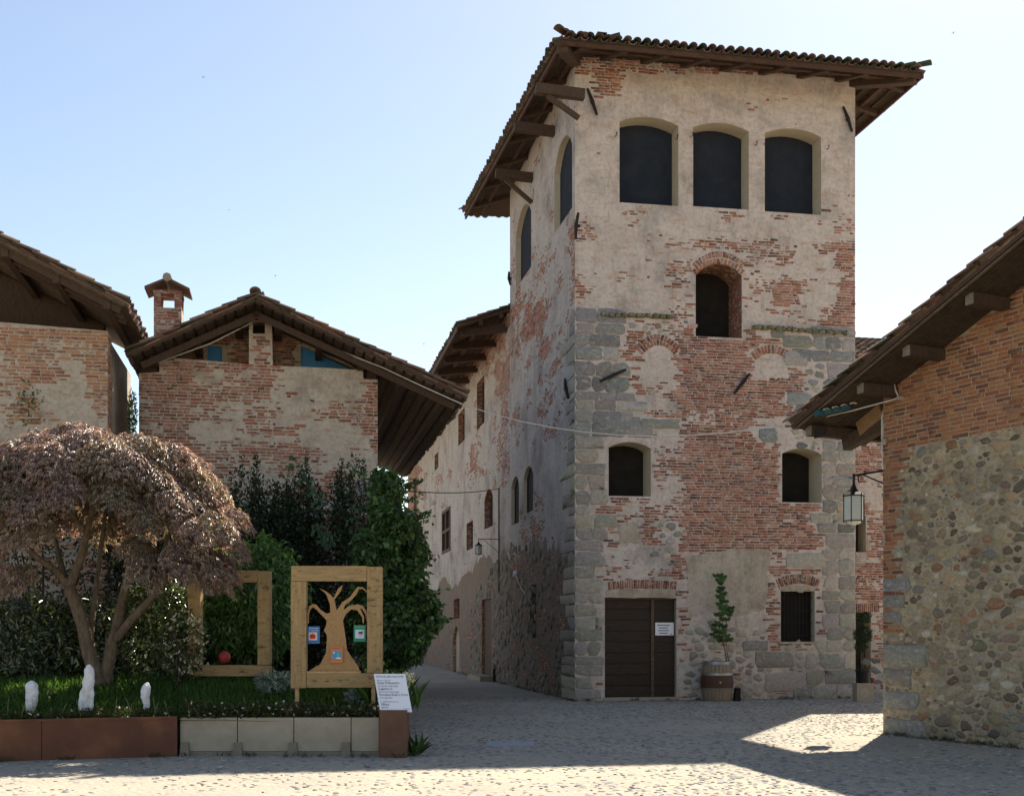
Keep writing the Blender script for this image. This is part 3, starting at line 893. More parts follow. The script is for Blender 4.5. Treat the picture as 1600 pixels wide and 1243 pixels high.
dens_front = [(0, 0, 1600, 330, .06), (930, 95, 972, 152, .93), (1000, 312, 1062, 324, .6), (1195, 326, 1290, 340, .6), (897, 330, 930, 490, .45), (1230, 335, 1340, 400, .36), (1040, 378, 1092, 525, .52), (1000, 430, 1040, 520, .2),
              (1070, 375, 1240, 415, .55), (1160, 415, 1180, 530, .75), (1165, 415, 1300, 505, .3), (1205, 436, 1252, 478, 1), (1280, 345, 1340, 525, .55), (1308, 380, 1340, 525, .95), (930, 500, 1060, 522, .3),
              (955, 518, 1007, 645, 1), (1003, 560, 1057, 662, .42), (1057, 515, 1180, 662, 1), (1078, 640, 1160, 664, .55), (1175, 525, 1245, 560, .9), (1172, 560, 1232, 592, .04), (1172, 592, 1232, 652, .85), (1230, 560, 1252, 650, .9), (1180, 668, 1225, 680, .7),
              (1064, 662, 1215, 862, 1), (1195, 662, 1222, 700, .3), (940, 776, 1072, 812, .62), (938, 775, 968, 852, .85), (1000, 800, 1026, 852, .78), (965, 815, 1000, 850, .15), (1020, 690, 1064, 800, .42), (925, 690, 950, 780, .35), (1018, 725, 1045, 750, .7),
              (905, 872, 1070, 918, .58), (1054, 865, 1078, 1085, .85), (922, 918, 945, 1090, .62), (1070, 862, 1215, 960, .03), (1212, 688, 1222, 800, .85), (1262, 700, 1305, 790, .62), (1206, 784, 1305, 858, .8), (1200, 858, 1300, 900, .35),
              (1200, 880, 1300, 1006, .97), (1192, 950, 1222, 1012, .95), (1296, 700, 1340, 1090, .3), (1070, 960, 1200, 1090, .12)]
bt = course_bricks(FT, 0, TW, .05, H_T, lambda px, py: np.where(HY - (H_T - .2 - EYE) * F / 28.0 > py, .75, rects(px, py, .25, dens_front)), W_, blocker(FT), seed=4)
# arches and flat lintels of bricks on end
def arc_px(fr, x0, x1, yspring, yrise, n=11):
    out = []
    for t in np.linspace(-1, 1, n): out.append(fr.pix((x0 + x1) / 2 + t * (x1 - x0) / 2, yspring - yrise * (1 - t * t)))
    return out
sol = [soldiers(FT, arc_px(FT, 1084, 1162, 426, 18), 15, .125), soldiers(FT, arc_px(FT, 1084, 1163, 416, 19), 16, .125),
       soldiers(FT, arc_px(FT, 1000, 1057, 552, 17), 13, .125), soldiers(FT, arc_px(FT, 994, 1060, 546, 20), 14, .125),
       soldiers(FT, arc_px(FT, 1176, 1234, 557, 12), 12, .2), soldiers(FT, arc_px(FT, 950, 1057, 915, 3), 30, .20), soldiers(FT, arc_px(FT, 1214, 1280, 912, 8), 19, .22)]
keep_out = [[FT.pix(x, y) for x, y in q] for q in (((1080, 432), (1166, 432), (1166, 398), (1124, 386), (1080, 398)), ((994, 556), (1060, 556), (1060, 538), (1028, 524), (994, 538)), ((1172, 562), (1238, 562), (1238, 545), (1205, 536), (1172, 545)), ((948, 922), (1060, 922), (1060, 905), (948, 905)), ((1210, 920), (1284, 920), (1284, 900), (1245, 894), (1210, 900)))]
ok = np.ones(len(bt[0]), bool)
for q in keep_out: ok &= ~in_poly(bt[0], bt[1], q)
bt = [a[ok] for a in bt]
allb = cat(bt, *sol)
lay_bricks(FT, t_front, *allb, BRICKS, 'tower', 240, allb[2] * allb[3] + rng.random(len(allb[0])) * .004)
# rounded field stones low down and beside the right corner
def stones_on(fr, wall, zone, sizes, tries, pal, n_single, name='stone', stuffname='rubble_stonework', hmul=.35, extra=None):
    us = [q[0] for q in zone]; zs = [q[1] for q in zone]
    bl = [(b[1], b[2], b[3], b[4]) for b in blocks if b[0] == id(fr)]
    def ok(u, z, a, b):
        if not in_poly(np.array([u]), np.array([z]), zone)[0]: return False
        for (p, q, r, s) in bl:
            if p - a < u < q + a and r - b < z < s + b: return False
        return extra is None or extra(u, z, a, b)
    u, z, A, B = scatter_ellipses(min(us), max(us), min(zs), max(zs), sizes, ok, tries)
    lay_pebbles(fr, wall, u, z, A, B, B * hmul, pal, n_single, name, stuffname)
BW = np.stack([allb[0], allb[1], allb[2]], 1)
def free_of_bricks(u, z, a, b):
    return not np.any((np.abs(BW[:, 0] - u) < BW[:, 2] * .5 + a * .8) & (np.abs(BW[:, 1] - z) < .026 + b * .8))
zone = [FT.pix(*q) for q in ((1072, 1092), (1072, 985), (1120, 965), (1225, 1004), (1300, 1004), (1300, 1092))]
stones_on(FT, t_front, zone, [(random.uniform(.06, .13), random.uniform(.5, .8)) for _ in range(330)], 12, np.array([(.38, .335, .265), (.33, .29, .235), (.29, .265, .225), (.42, .37, .29)]), 90, extra=free_of_bricks)
zone = [FT.pix(*q) for q in ((1236, 660), (1236, 530), (1300, 530), (1300, 700), (1250, 700))]
stones_on(FT, t_front, zone, [(random.uniform(.06, .14), random.uniform(.5, .8)) for _ in range(160)], 10, np.array([(.33, .31, .27), (.26, .255, .25), (.40, .35, .28), (.21, .21, .215)]), 60, extra=free_of_bricks)
zone = [FT.pix(*q) for q in ((925, 1088), (925, 690), (1060, 800), (1070, 905), (925, 905))]
zone = [FT.pix(*q) for q in ((1018, 870), (1018, 810), (1066, 800), (1066, 870))]
stones_on(FT, t_front, zone, [(random.uniform(.07, .13), .7) for _ in range(25)], 10, np.array([(.36, .33, .28), (.30, .28, .25)]), 25, extra=free_of_bricks)
zone = [FT.pix(*q) for q in ((940, 525), (940, 500), (1085, 500), (1085, 518))]
stones_on(FT, t_front, zone, [(random.uniform(.05, .1), .75) for _ in range(30)], 10, np.array([(.26, .26, .26), (.33, .25, .2), (.36, .33, .28)]), 20, extra=free_of_bricks)
# newer plaster between door and barred window, and round the door head
def patch(fr, wall, px, name='plaster_patch', d=.011, m='plaster_patch'):
    pts = [fr.pix(x, y) for x, y in px]
    out = []
    for (a, b), (c, e) in zip(pts, pts[1:] + pts[:1]):
        for t in np.arange(0, 1, .125): out.append((a + (c - a) * t + random.gauss(0, .025), b + (e - b) * t + random.gauss(0, .025)))
    mb = MB(); mb.prism([fr.w(a, b, -.004) for a, b in out], tuple(np.append(fr.N * (d + .004), 0))); mb.build(name, M[m], wall)
patch(FT, t_front, ((1072, 866), (1205, 858), (1198, 900), (1196, 950), (1150, 962), (1110, 955), (1074, 965)))
patch(FT, t_front, ((948, 932), (948, 921), (1056, 921), (1056, 932)), d=.012)
patch(FT, t_front, ((1217, 922), (1217, 914), (1278, 914), (1278, 922)), d=.012)
patch(FT, t_front, ((968, 849), (968, 816), (998, 813), (998, 849)), d=.012)
patch(FT, t_front, ((1178, 591), (1180, 566), (1204, 560), (1228, 566), (1230, 591)), d=.012, m='plaster')

# door with horizontal boards, notice hung on it
u0, zb = FT.pix(945, 1090); u1, _ = FT.pix(1057, 1090); _, zt = FT.pix(1000, 933)
mb = MB(); mb.box(FT.w((u0 + u1) / 2, (zb + zt) / 2, -.17), FT.w(u1, 0) * .5 - FT.w(u0, 0) * .5, Vector((*(FT.N * .02), 0)), (0, 0, (zt - zb) / 2))
door = mb.build('door', M['door'], tower)
um, _ = FT.pix(1021, 1000)
def slab(name, fr, a, b, z0, z1, d0, d1, m, parent):
    mb = MB(); mb.hexa([fr.w(a, z0, d1), fr.w(b, z0, d1), fr.w(b, z0, d0), fr.w(a, z0, d0), fr.w(a, z1, d1), fr.w(b, z1, d1), fr.w(b, z1, d0), fr.w(a, z1, d0)])
    return mb.build(name, m, parent)
nb = 9
for i in range(nb):
    za, zc = zb + .03 + (zt - zb - .04) * i / nb, zb + .03 + (zt - zb - .04) * (i + 1) / nb
    slab('plank', FT, u0 + .03, um - .035, za + .008, zc - .008, -.15, -.118 + random.uniform(-.008, .008), M[random.choice(('door', 'door_worn'))], door)
    slab('plank', FT, um + .045, u1 - .03, za + .008 + random.uniform(-.02, .0), zc - .008, -.15, -.122 + random.uniform(-.008, .008), M[random.choice(('door', 'door_worn'))], door)
slab('door_post', FT, um - .03, um + .04, zb + .01, zt - .01, -.15, -.08, M['wood_board'], door)
slab('threshold', FT, u0 - .04, u1 + .06, -.02, zb + .012, -.15, .05, M['panel'], door)
slab('door_head', FT, u0 + .002, u1 - .002, zt - .05, zt - .002, -.15, -.06, M['wood_dark'], door)
ua, z1_ = FT.pix(1026, 972); ub, z0_ = FT.pix(1055, 992)
notice = root('door_notice', FT.w((ua + ub) / 2, (z0_ + z1_) / 2, -.1), 'white notice sheet pinned to the dark plank door of the tower', 'notice')
slab('sheet', FT, ua, ub, z0_, z1_, -.112, -.105, M['sign_white'], notice)

# barred window
u0, zb = W_[6][0]; u1, zt = W_[6][2]
bw = fill_panel(FT, W_[6], .22, M['black'], tower, 'window')
for i in range(9):
    uu = u0 + (u1 - u0) * (i + .5) / 9
    m_ = MB(); m_.tube([FT.w(uu, zb - .02, -.13), FT.w(uu, zt + .02, -.13)], .008, 6); m_.build('bar', M['iron'], bw)
for i in range(4):
    zz = zb + (zt - zb) * (i + .5) / 4
    m_ = MB(); m_.tube([FT.w(u0 - .02, zz, -.13), FT.w(u1 + .02, zz, -.13)], .009, 6); m_.build('bar', M['iron'], bw)
slab('sill', FT, u0 - .05, u1 + .06, zb - .05, zb, -.1, .03, M['plaster_patch'], bw)

# wall ties and small hooks
def tie(fr, x0, y0, x1, y1, par=tower):
    a, z0 = fr.pix(x0, y0); b, z1 = fr.pix(x1, y1)
    m_ = MB(); m_.tube([fr.w(a, z0, .05), fr.w((a + b) / 2, (z0 + z1) / 2, .075), fr.w(b, z1, .05)], [.028, .045, .028], 6)
    m_.tube([fr.w((a + b) / 2, (z0 + z1) / 2, -.02), fr.w((a + b) / 2, (z0 + z1) / 2, .10)], .035, 6)
    m_.build('wall_tie', M['iron'], par)
for q in ((917, 140, 932, 181), (1316, 168, 1330, 207), (937, 596, 977, 578), (1146, 615, 1170, 584)): tie(FT, *q)
for q in ((907, 332, 903, 374), (886, 592, 891, 622), (798, 425, 800, 445)): tie(FS, *q)
for x, y in ((1082, 208), (1058, 212), (1196, 220), (1182, 222), (1294, 228), (963, 208)):
    a, z0 = FT.pix(x, y); m_ = MB()
    m_.tube([FT.w(a, z0, 0), FT.w(a, z0, .06), FT.w(a - .02, z0 - .09, .07), FT.w(a - .07, z0 - .11, .06)], .009, 5); m_.build('hook', M['iron'], tower)

# the lower street side is bare rubble bedded in dark earthy mortar
def rubble_zone(wall, px, u0, u1, holes, fq=1.0):
    top = [FS.pix(x, y) for x, y in px]
    top = sorted(top); us = [q[0] for q in top]; zs_ = [q[1] for q in top]
    def v1(x, s): return float(vnoise(np.array([x]), np.array([3.0]), s)[0]) - .5
    edge = [(u, float(np.interp(u, us, zs_)) + .6 * v1(u * 1.1 * fq, 5) + .45 * v1(u * 3.1 * fq, 6) + .2 * v1(u * 9 * fq, 7)) for u in np.linspace(u1, u0, int((u1 - u0) * 22))]
    fo = Frame(FS.O + FS.N * .004, WF, NLF)
    w_, _ = wall_mesh(fo, [(u0, -.05), (u1, -.05)] + edge, holes, [.1] * len(holes)); w_.build('rubble_bed', M['rubble_bed'], wall)
RZ = ((897, 862), (860, 852), (815, 860), (760, 880), (700, 912), (650, 940), (639, 950))
rubble_zone(t_side, RZ, .01, TD - .001, [LOW[2]])
# street side of the tower: bricks, and rough stone low down
dens_side = [(0, 0, 1600, 225, .5), (840, 110, 916, 330, .10), (797, 330, 905, 470, .45), (797, 470, 860, 560, .56), (860, 470, 905, 560, .34), (797, 560, 905, 700, .34), (840, 610, 880, 690, .5), (797, 700, 905, 860, .06), (815, 770, 850, 870, .55), (797, 860, 905, 1100, .45)]
bs = course_bricks(FS, 0, TD, .05, H_T, lambda px, py: rects(px, py, .2, dens_side), SW + LOW, blocker(FS), seed=14, nscale=(1.3, 2.6))
lay_bricks(FS, t_side, *bs, BRICKS, 'tower', 60, bs[2] * bs[3] + rng.random(len(bs[0])) * .004)
BW = np.stack([bs[0], bs[1], bs[2]], 1)
stones_on(FS, t_side, [(.3, 0), (TD, 0), (TD, 4.2), (1.5, 3.4), (.3, 3.2)], [(random.uniform(.08, .2), random.uniform(.45, .75)) for _ in range(520)], 8, np.array([(.17, .145, .115), (.13, .11, .09), (.21, .18, .14), (.15, .12, .095)]), 60, extra=free_of_bricks)

# roof: four planes from uneven eave corners
FLc = FT.w(-.60, 14.44, 1.15); FRc = FT.w(TW + 1.15, 14.42, 1.15); RRc = FT.w(TW + 1.15, 14.42, -TD - 1.2); RLc = FS.w(TD + 1.5, 14.22, 1.15)
apex = (FLc + FRc + RRc + RLc) / 4; apex.z = 15.75
mb = MB()
for a, b in ((FLc, FRc), (FRc, RRc), (RRc, RLc), (RLc, FLc)):
    mb.prism([a, b, apex], (0, 0, .035))
troof = mb.build('roof', M['wood_dark'], tower)
for a, b, ns in ((FLc, FRc, 100), (FRc, RRc, 40), (RRc, RLc, 0), (RLc, FLc, 110)):
    E = (b - a).normalized(); S = (apex - a) - E * (apex - a).dot(E); Hh = S.length; S.normalize()
    L = (b - a).length; ax = (apex - a).dot(E)
    tile_roof(troof, a + Vector((0, 0, .03)) - S * .06, E, S, L, Hh, [(-.15, -.2), (L + .15, -.2), (ax, Hh + .05)], TILES, 'tower', ns)
def hip_caps(parent, a, b, pal, key, n=None):
    d = (b - a); L = d.length; d.normalize(); x = d.cross(Vector((0, 0, 1))).normalized(); z = x.cross(d)
    tm = tile_objects(pal, key)
    for i in range(n or int(L / .36)):
        p = a + d * (i * .36 - .1) + z * .10
        o = bpy.data.objects.new('tile', random.choice(tm)); C.objects.link(o); o.parent = parent
        o.matrix_local = Matrix(((x.x * 1.2, d.x, z.x * 1.2, p.x), (x.y * 1.2, d.y, z.y * 1.2, p.y), (x.z * 1.2, d.z, z.z * 1.2, p.z), (0, 0, 0, 1)))
for c in (FLc, FRc, RLc): hip_caps(troof, c + Vector((0, 0, .06)), apex + Vector((0, 0, .06)), TILES, 'tower')
# fascia laths, rafters, hip beams and braces below the eaves
def under(a, b, wa, wb, n, skip=()):
    a, b = Vector(a), Vector(b)
    inn = ((wa + wb) / 2 - (a + b) / 2); inn.z = 0; inn.normalize()
    beam('fascia', a + inn * .05 - Vector((0, 0, .05)), b + inn * .05 - Vector((0, 0, .05)), .05, .12, M['wood_red'], troof)
    beam('purlin', a + inn * .55 + Vector((0, 0, .10)), b + inn * .55 + Vector((0, 0, .10)), .09, .11, M['wood_red'], troof)
    for i in range(n):
        t = (i + .6) / n
        if i in skip: continue
        p = a.lerp(b, t) + inn * .10; q = p + inn * 1.4 ; q.z += 1.4 * .26
        beam('rafter', p - Vector((0, 0, .03)), q - Vector((0, 0, .03)), .13, .17, M['wood_dark'], troof)
    for i in range(4):
        o_ = inn * (.2 + .26 * i); zz = Vector((0, 0, (.2 + .26 * i) * .26 - .012))
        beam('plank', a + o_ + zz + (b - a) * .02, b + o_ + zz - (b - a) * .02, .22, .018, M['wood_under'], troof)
A3, B3 = FT.w(0, H_T), FT.w(TW, H_T); C3, D3 = FT.w(TW, H_T, -TD), FT.w(0, H_T, -TD)
under(FLc, FRc, A3, B3, 9); under(RLc, FLc, D3, A3, 7); under(FRc, RRc, B3, C3, 8)
beam('hip_beam', FLc + (A3 - FLc) * .10 - Vector((0, 0, .12)), A3 + (A3 - FLc) * .3 - Vector((0, 0, .12)), .24, .26, M['wood_dark'], troof)
beam('hip_beam', FRc + (B3 - FRc) * .12 - Vector((0, 0, .10)), B3 + (B3 - FRc) * .3 - Vector((0, 0, .06)), .22, .24, M['wood_dark'], troof)
# beams and props on the street side
for (x0, y0, x1, y1, xw, yw) in ((848, 135, 906, 148, 902, 192), (836, 210, 866, 206, 0, 0), (786, 274, 832, 278, 830, 320)):
    a, z0 = FS.pix(x1, y1)
    p = FS.w(a, z0, -.1); q = FS.w(a, z0 + .05, 1.0)
    beam('eave_beam', p, q, .18, .22, M['wood_dark'], troof)
    if xw:
        b, zw = FS.pix(xw, yw); beam('prop', FS.w(a, zw, .02), FS.w(a, z0 - .08, .75), .10, .10, M['wood_dark'], troof)
beam('wall_plate', FS.w(.1, H_T - .06, .03), FS.w(TD, H_T - .06, .03), .08, .16, M['wood_red'], troof)
# ------------------------------------------------------------------ long house along the street, joined to the tower
longh = root('street_house', FS.w(22, 0, 0), 'long plastered house lining the narrow street beyond the tower', 'building')
H_L = 11.0; LEN = 38.9
ops = [arch_open(FS, 745, 757, 592, 672), arch_open(FS, 716, 726, 642, 697), arch_open(FS, 679, 685, 708, 736), arch_open(FS, 757, 770, 764, 827, .3),
       arch_open(FS, 691, 704, 795, 866), arch_open(FS, 729, 739, 815, 860), arch_open(FS, 753, 768, 935, 1060), arch_open(FS, 709, 718, 935, 966), arch_open(FS, 708, 718, 978, 1053, .5), arch_open(FS, 675, 681, 941, 966), arch_open(FS, 646, 651, 745, 800), arch_open(FS, 657, 662, 985, 1036)]
dps = [min(.35, .12 * abs(h[1][0] - h[0][0])) for h in ops]; dps[4], dps[6], dps[8] = .06, .15, .12
w, rv = wall_mesh(FS, [(TD + .002, -.1), (LEN, -.1), (LEN, H_L), (TD + .002, H_L)], ops, dps)
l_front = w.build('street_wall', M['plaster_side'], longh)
rv.build('window_reveal', M['brick_reveal'], longh)
mb = MB(); mb.face([FS.w(LEN, -.1), FS.w(LEN, H_L), FS.w(LEN, H_L, -7), FS.w(LEN, -.1, -7)]); mb.face([FS.w(TD, -.1, -7), FS.w(LEN, -.1, -7), FS.w(LEN, H_L, -7), FS.w(TD, H_L, -7)])
mb.build('rear_wall', M['plaster_side'], longh)
for i, (h, dp) in enumerate(zip(ops, dps)):
    if i in (4, 6, 8): continue
    fill_panel(FS, h, dp, M['black'], longh, 'window')
# wooden cross window
win = fill_panel(FS, ops[4], .06, M['black'], longh, 'window')
(u0, z0), (u1, _), (_, z1), _ = ops[4]
for a, b, c, e in ((u0, u1, z1 - .12, z1), (u0, u1, z0, z0 + .12), (u0, u1, (z0 + z1) / 2 - .06, (z0 + z1) / 2 + .06)): slab('frame', FS, a, b, c, e, -.05, .03, M['wood_red'], win)
for a in (u0, (u0 + u1) / 2 - .06, u1 - .14): slab('frame', FS, a, a + .14, z0 + .125, z1 - .125, -.05, .025, M['wood_red'], win)
(u0, z0), (u1, _), (_, z1), _ = ops[6]
dr = slab('door', FS, u0, u1, z0, z1, -.16, -.12, M['door'], longh)
for i in range(6):
    a = u0 + (u1 - u0) * i / 6; slab('plank', FS, a + .01, a + (u1 - u0) / 6 - .01, z0 + .02, z1 - .02, -.118, -.09, M['wood_board'], dr)
slab('doorstep', FS, u0 - .5, u1 + .3, -.02, .16, .0, .45, M['mortar'], longh)
fill_panel(FS, ops[8], .12, M['panel'], longh, 'niche')
rubble_zone(l_front, RZ, TD + .003, LEN - .01, [ops[k] for k in (6, 7, 8, 9, 11)], .35)
dens_long = [(0, 0, 1600, 590, .5), (690, 590, 800, 720, .10), (776, 500, 798, 740, .72), (737, 690, 748, 760, .75), (745, 600, 750, 690, .7), (700, 735, 790, 760, .45), (640, 740, 700, 780, .4), (637, 700, 655, 900, .85), (676, 735, 684, 790, .6), (745, 745, 770, 860, .25), (690, 780, 712, 800, .3), (640, 880, 800, 960, .15), (640, 960, 800, 1090, .45)]
bl_ = course_bricks(FS, TD + .02, LEN - .02, .1, H_L, lambda px, py: rects(px, py, .12, dens_long), ops, seed=24, bl=.30, bh=.062, joint=.02, nscale=(1.0, 2.0))
lay_bricks(FS, l_front, *bl_, BRICKS, 'tower', 200, bl_[2] - bl_[0] * .02)
BW = np.stack([bl_[0], bl_[1], bl_[2]], 1)
def open_l(u, z, a, b):
    for h in ops:
        if min(q[0] for q in h) - a < u < max(q[0] for q in h) + a and min(q[1] for q in h) - b < z < max(q[1] for q in h) + b: return False
    return True
stones_on(FS, l_front, [(TD + .1, .02), (16, .02), (16, 2.6), (TD + .1, 4.2)], [(random.uniform(.09, .2), random.uniform(.45, .75)) for _ in range(260)], 8, np.array([(.16, .145, .125), (.12, .11, .10), (.20, .18, .15), (.14, .12, .10)]), 40, extra=open_l)
# roof
EO = FS.w(TD + .03, 10.42, 1.55); SL = .38
Sdir = Vector((UF[0], UF[1], SL)).normalized(); Ed = Vector((WF[0], WF[1], 0))
LR = 6.3
def deck(name, O, E, S, L, Hh, m, parent, t=.05):
    mb = MB(); O, E, S = Vector(O), Vector(E).normalized(), Vector(S).normalized(); nn = E.cross(S).normalized()
    if nn.z < 0: nn = -nn
    mb.hexa([O, O + E * L, O + E * L + S * Hh, O + S * Hh, O + nn * t, O + E * L + nn * t, O + E * L + S * Hh + nn * t, O + S * Hh + nn * t])
    return mb.build(name, m, parent)
lroof = deck('roof', EO, Ed, Sdir, LEN - TD + .5, LR, M['wood_dark'], longh)
tile_roof(lroof, EO + Vector((0, 0, .05)), Ed, Sdir, LEN - TD + .5, 3.2, None, TILES, 'tower', 140, lambda e, s, t: -(e * .6 + np.minimum(s, e * 3 + .2)), pitch=.24)
for i in range(8):
    u = TD + .5 + i * 1.9; z_ = 10.42 + 1.35 * SL * .3
    beam('eave_beam', FS.w(u, 10.62, -.1), FS.w(u, 10.42, 1.38), .2, .22, M['wood_dark'], lroof)
for o_ in (.25, .85): beam('purlin', FS.w(TD + .05, 10.42 + (1.55 - o_ - .0) * SL * 0 + (1.55 - o_) * SL - .06, o_), FS.w(LEN, 10.42 + (1.55 - o_) * SL - .06, o_), .12, .12, M['wood_red'], lroof)
beam('fascia', EO + Vector((0, 0, -.03)), EO + Ed * (LEN - TD), .05, .10, M['wood_red'], lroof)
slab('cornice', FS, TD + .01, LEN, H_L - .4, H_L - .06, .001, .07, M['brick_reveal'], longh)

# ------------------------------------------------------------------ house closing the street, and the one behind the right-hand gap
endh = root('end_house', (-6.6, 68.5, 0), 'low stone house with an arched doorway closing the far end of the street', 'building')
FE = Frame((-8.6, 68.0), (1, .1), (.1, -1))
hole = arch_open(FE, 639.5, 646, 1000, 1031, .3)
w, rv = wall_mesh(FE, [(0, -.1), (5, -.1), (5, 4.0), (0, 4.0)], [hole], [.4]); ew = w.build('front_wall', M['plaster_left'], endh); rv.build('door_reveal', M['reveal'], endh)
fill_panel(FE, hole, .4, M['black'], endh, 'door'); deck('roof', FE.w(-.4, 4.0, .4), (1, .1, 0), (-.1, 1, .35), 5.6, 4, M['tile'] if False else M['brick_reveal'], endh, .12)

FB = Frame((8.2, 31.0), UF, NFR)
back = root('rear_house', FB.w(1.5, 0, 0), 'brick house set back between the tower and the stone house', 'building')
bo = [arch_open(FB, 1337, 1353, 805, 862), arch_open(FB, 1337, 1361, 956, 1070)]
w, rv = wall_mesh(FB, [(-.2, -.1), (4, -.1), (4, 8.35), (-.2, 8.35)], bo, [.45, .35]); b_front = w.build('front_wall', M['plaster'], back); rv.build('window_reveal', M['reveal'], back)
fill_panel(FB, bo[0], .45, M['black'], back, 'window'); fill_panel(FB, bo[1], .35, M['door'], back, 'door')
bb = course_bricks(FB, .2, 2.4, .1, 8.3, lambda px, py: rects(px, py, .72, [(1337, 700, 1380, 740, .9), (1352, 740, 1380, 800, .2), (1355, 800, 1380, 900, .8), (1362, 955, 1380, 1090, .55)]), bo, seed=33)
sb = [soldiers(FB, [FB.pix(1337, 950), FB.pix(1374, 948)], 12, .24)]
k = ~in_poly(bb[0], bb[1], [FB.pix(1330, 957), FB.pix(1376, 957), FB.pix(1376, 940), FB.pix(1330, 940)]); bb = cat([a[k] for a in bb], *sb)
lay_bricks(FB, b_front, *bb, BRICKS, 'tower', 290, bb[2] + rng.random(len(bb[0])) * .02)
stones_on(FB, b_front, [(.9, .02), (2.4, .02), (2.4, 1.2), (.9, .8)], [(random.uniform(.08, .16), .6) for _ in range(30)], 8, np.array([(.2, .19, .18), (.15, .15, .15)]), 20)
mb = MB(); mb.face([FB.w(4, -.1), FB.w(4, -.1, -6), FB.w(4, 8.35, -6), FB.w(4, 8.35)]); mb.build('side_wall', M['plaster'], back)
bE = Vector((UF[0], UF[1], 0)); bS = Vector((-NFR[0], -NFR[1], .36)).normalized()
broof = deck('roof', FB.w(-.2, 8.42, .35), bE, bS, 5, 6, M['wood_dark'], back)
tile_roof(broof, FB.w(-.2, 8.46, .35), bE, bS, 5, 5, None, TILES_W, 'pink', 60)
mb = MB(); mb.face([FB.w(-.2, -.1, -6), FB.w(4, -.1, -6), FB.w(4, 9.5, -6), FB.w(-.2, 9.5, -6)]); mb.build('rear_wall', M['plaster'], back)

# ------------------------------------------------------------------ gabled barn house in the middle
gr = P(590, 985, 24.8)
FG = Frame((gr.x, gr.y), UF, NFR)
gab = root('gabled_house', FG.w(-2.4, 0, 0), 'gabled brick barn with an open loft and wide sagging tiled roof', 'building')
def q(fr, pts): return [fr.pix(x, y) for x, y in pts]
uL = FG.pix(217, 600)[0]
outer = [(uL, -.1), (0, -.1)] + q(FG, ((590, 593), (568, 592), (567, 578), (500, 574), (426, 571), (425, 500), (389, 500), (389, 569), (320, 563), (249, 557), (249, 581))) + [(uL, FG.pix(217, 583)[1])]
gh = [q(FG, ((395, 521), (414, 521), (414, 503), (395, 503)))]
w, rv = wall_mesh(FG, outer, gh, [.3]); g_front = w.build('gable_wall', M['plaster_left'], gab); rv.build('vent_reveal', M['brick_reveal'], gab)
m_ = MB(); n_ = len(outer)
for i in range(1, n_):                                        # wall thickness along its top and sides
    (a, b), (c, e) = outer[i], outer[(i + 1) % n_]
    m_.face([FG.w(a, b, 0), FG.w(c, e, 0), FG.w(c, e, -.4), FG.w(a, b, -.4)])
m_.build('wall_top', M['brick_reveal'], gab)
fill_panel(FG, gh[0], .3, M['black'], gab, 'vent')
DG = 11.5
m_ = MB(); zt = 6.1
m_.face([FG.w(0, -.1, -.4), FG.w(0, -.1, -DG), FG.w(0, zt, -DG), FG.w(0, zt, -.4)]); m_.face([FG.w(uL, -.1, -.4), FG.w(uL, -.1, -DG), FG.w(uL, zt, -DG), FG.w(uL, zt, -.4)]); m_.face([FG.w(uL, -.1, -DG), FG.w(0, -.1, -DG), FG.w(0, zt, -DG), FG.w(uL, zt, -DG)])
m_.build('side_wall', M['plaster_left'], gab)
dens_g = [(217, 540, 600, 580, .95), (217, 580, 252, 700, .72), (252, 580, 300, 700, 1), (300, 590, 390, 690, .45), (330, 600, 345, 640, .2), (390, 600, 470, 680, .66), (440, 570, 560, 606, .08), (470, 606, 570, 640, .35), (480, 625, 575, 665, .62), (390, 560, 428, 600, .9), (386, 495, 428, 572, 1), (572, 590, 592, 750, .97), (470, 660, 570, 700, .2), (300, 690, 470, 760, .75), (470, 700, 592, 760, .5), (217, 740, 600, 1000, .6)]
bg_ = course_bricks(FG, uL, 0, .3, 9, lambda px, py: rects(px, py, .3, dens_g), gh, seed=44, nscale=(1.2, 3.4))
k = np.ones(len(bg_[0]), bool)
for s in (-.5, .5): k &= in_poly(bg_[0] + s * bg_[2] * .96, bg_[1] + .024, outer)
bg_ = [a[k] for a in bg_]
lay_bricks(FG, g_front, *bg_, BRICKS_G, 'gable', 290, bg_[2] + bg_[1] * .03)
for x0, y0, x1, y1 in ((555, 752, 590, 775), (560, 778, 590, 800), (520, 752, 552, 772)):
    a, zb = FG.pix(x0, y1); b, zt_ = FG.pix(x1, y0); stone_block(FG, g_front, a, b, zb, zt_, .02)
# loft: inner wall with two openings, blue sheets put in for the sky seen through them
FI = Frame(FG.O - FG.N * .75, UF, NFR)
io = [q(FI, ((324, 566), (347, 566), (347, 541), (324, 541))), q(FI, ((470, 578), (566, 582), (540, 570), (470, 540)))]
w, rv = wall_mesh(FI, q(FI, ((225, 600), (590, 600), (590, 580), (400, 470), (225, 552))), io, [.2, .2]); iw = w.build('loft_wall', M['mortar'], gab)
bi = course_bricks(FI, uL, .2, 6.6, 9, lambda px, py: np.full(px.shape, .95), io, seed=51)
k = in_poly(bi[0], bi[1], q(FI, ((235, 600), (585, 600), (585, 584), (400, 482), (235, 560)))); bi = [a[k] for a in bi]
lay_bricks(FI, iw, *bi, BRICKS, 'tower', 10, bi[2])
for h in io: fill_panel(FI, h, .1, M['sky_sheet'], gab, 'sky_panel')
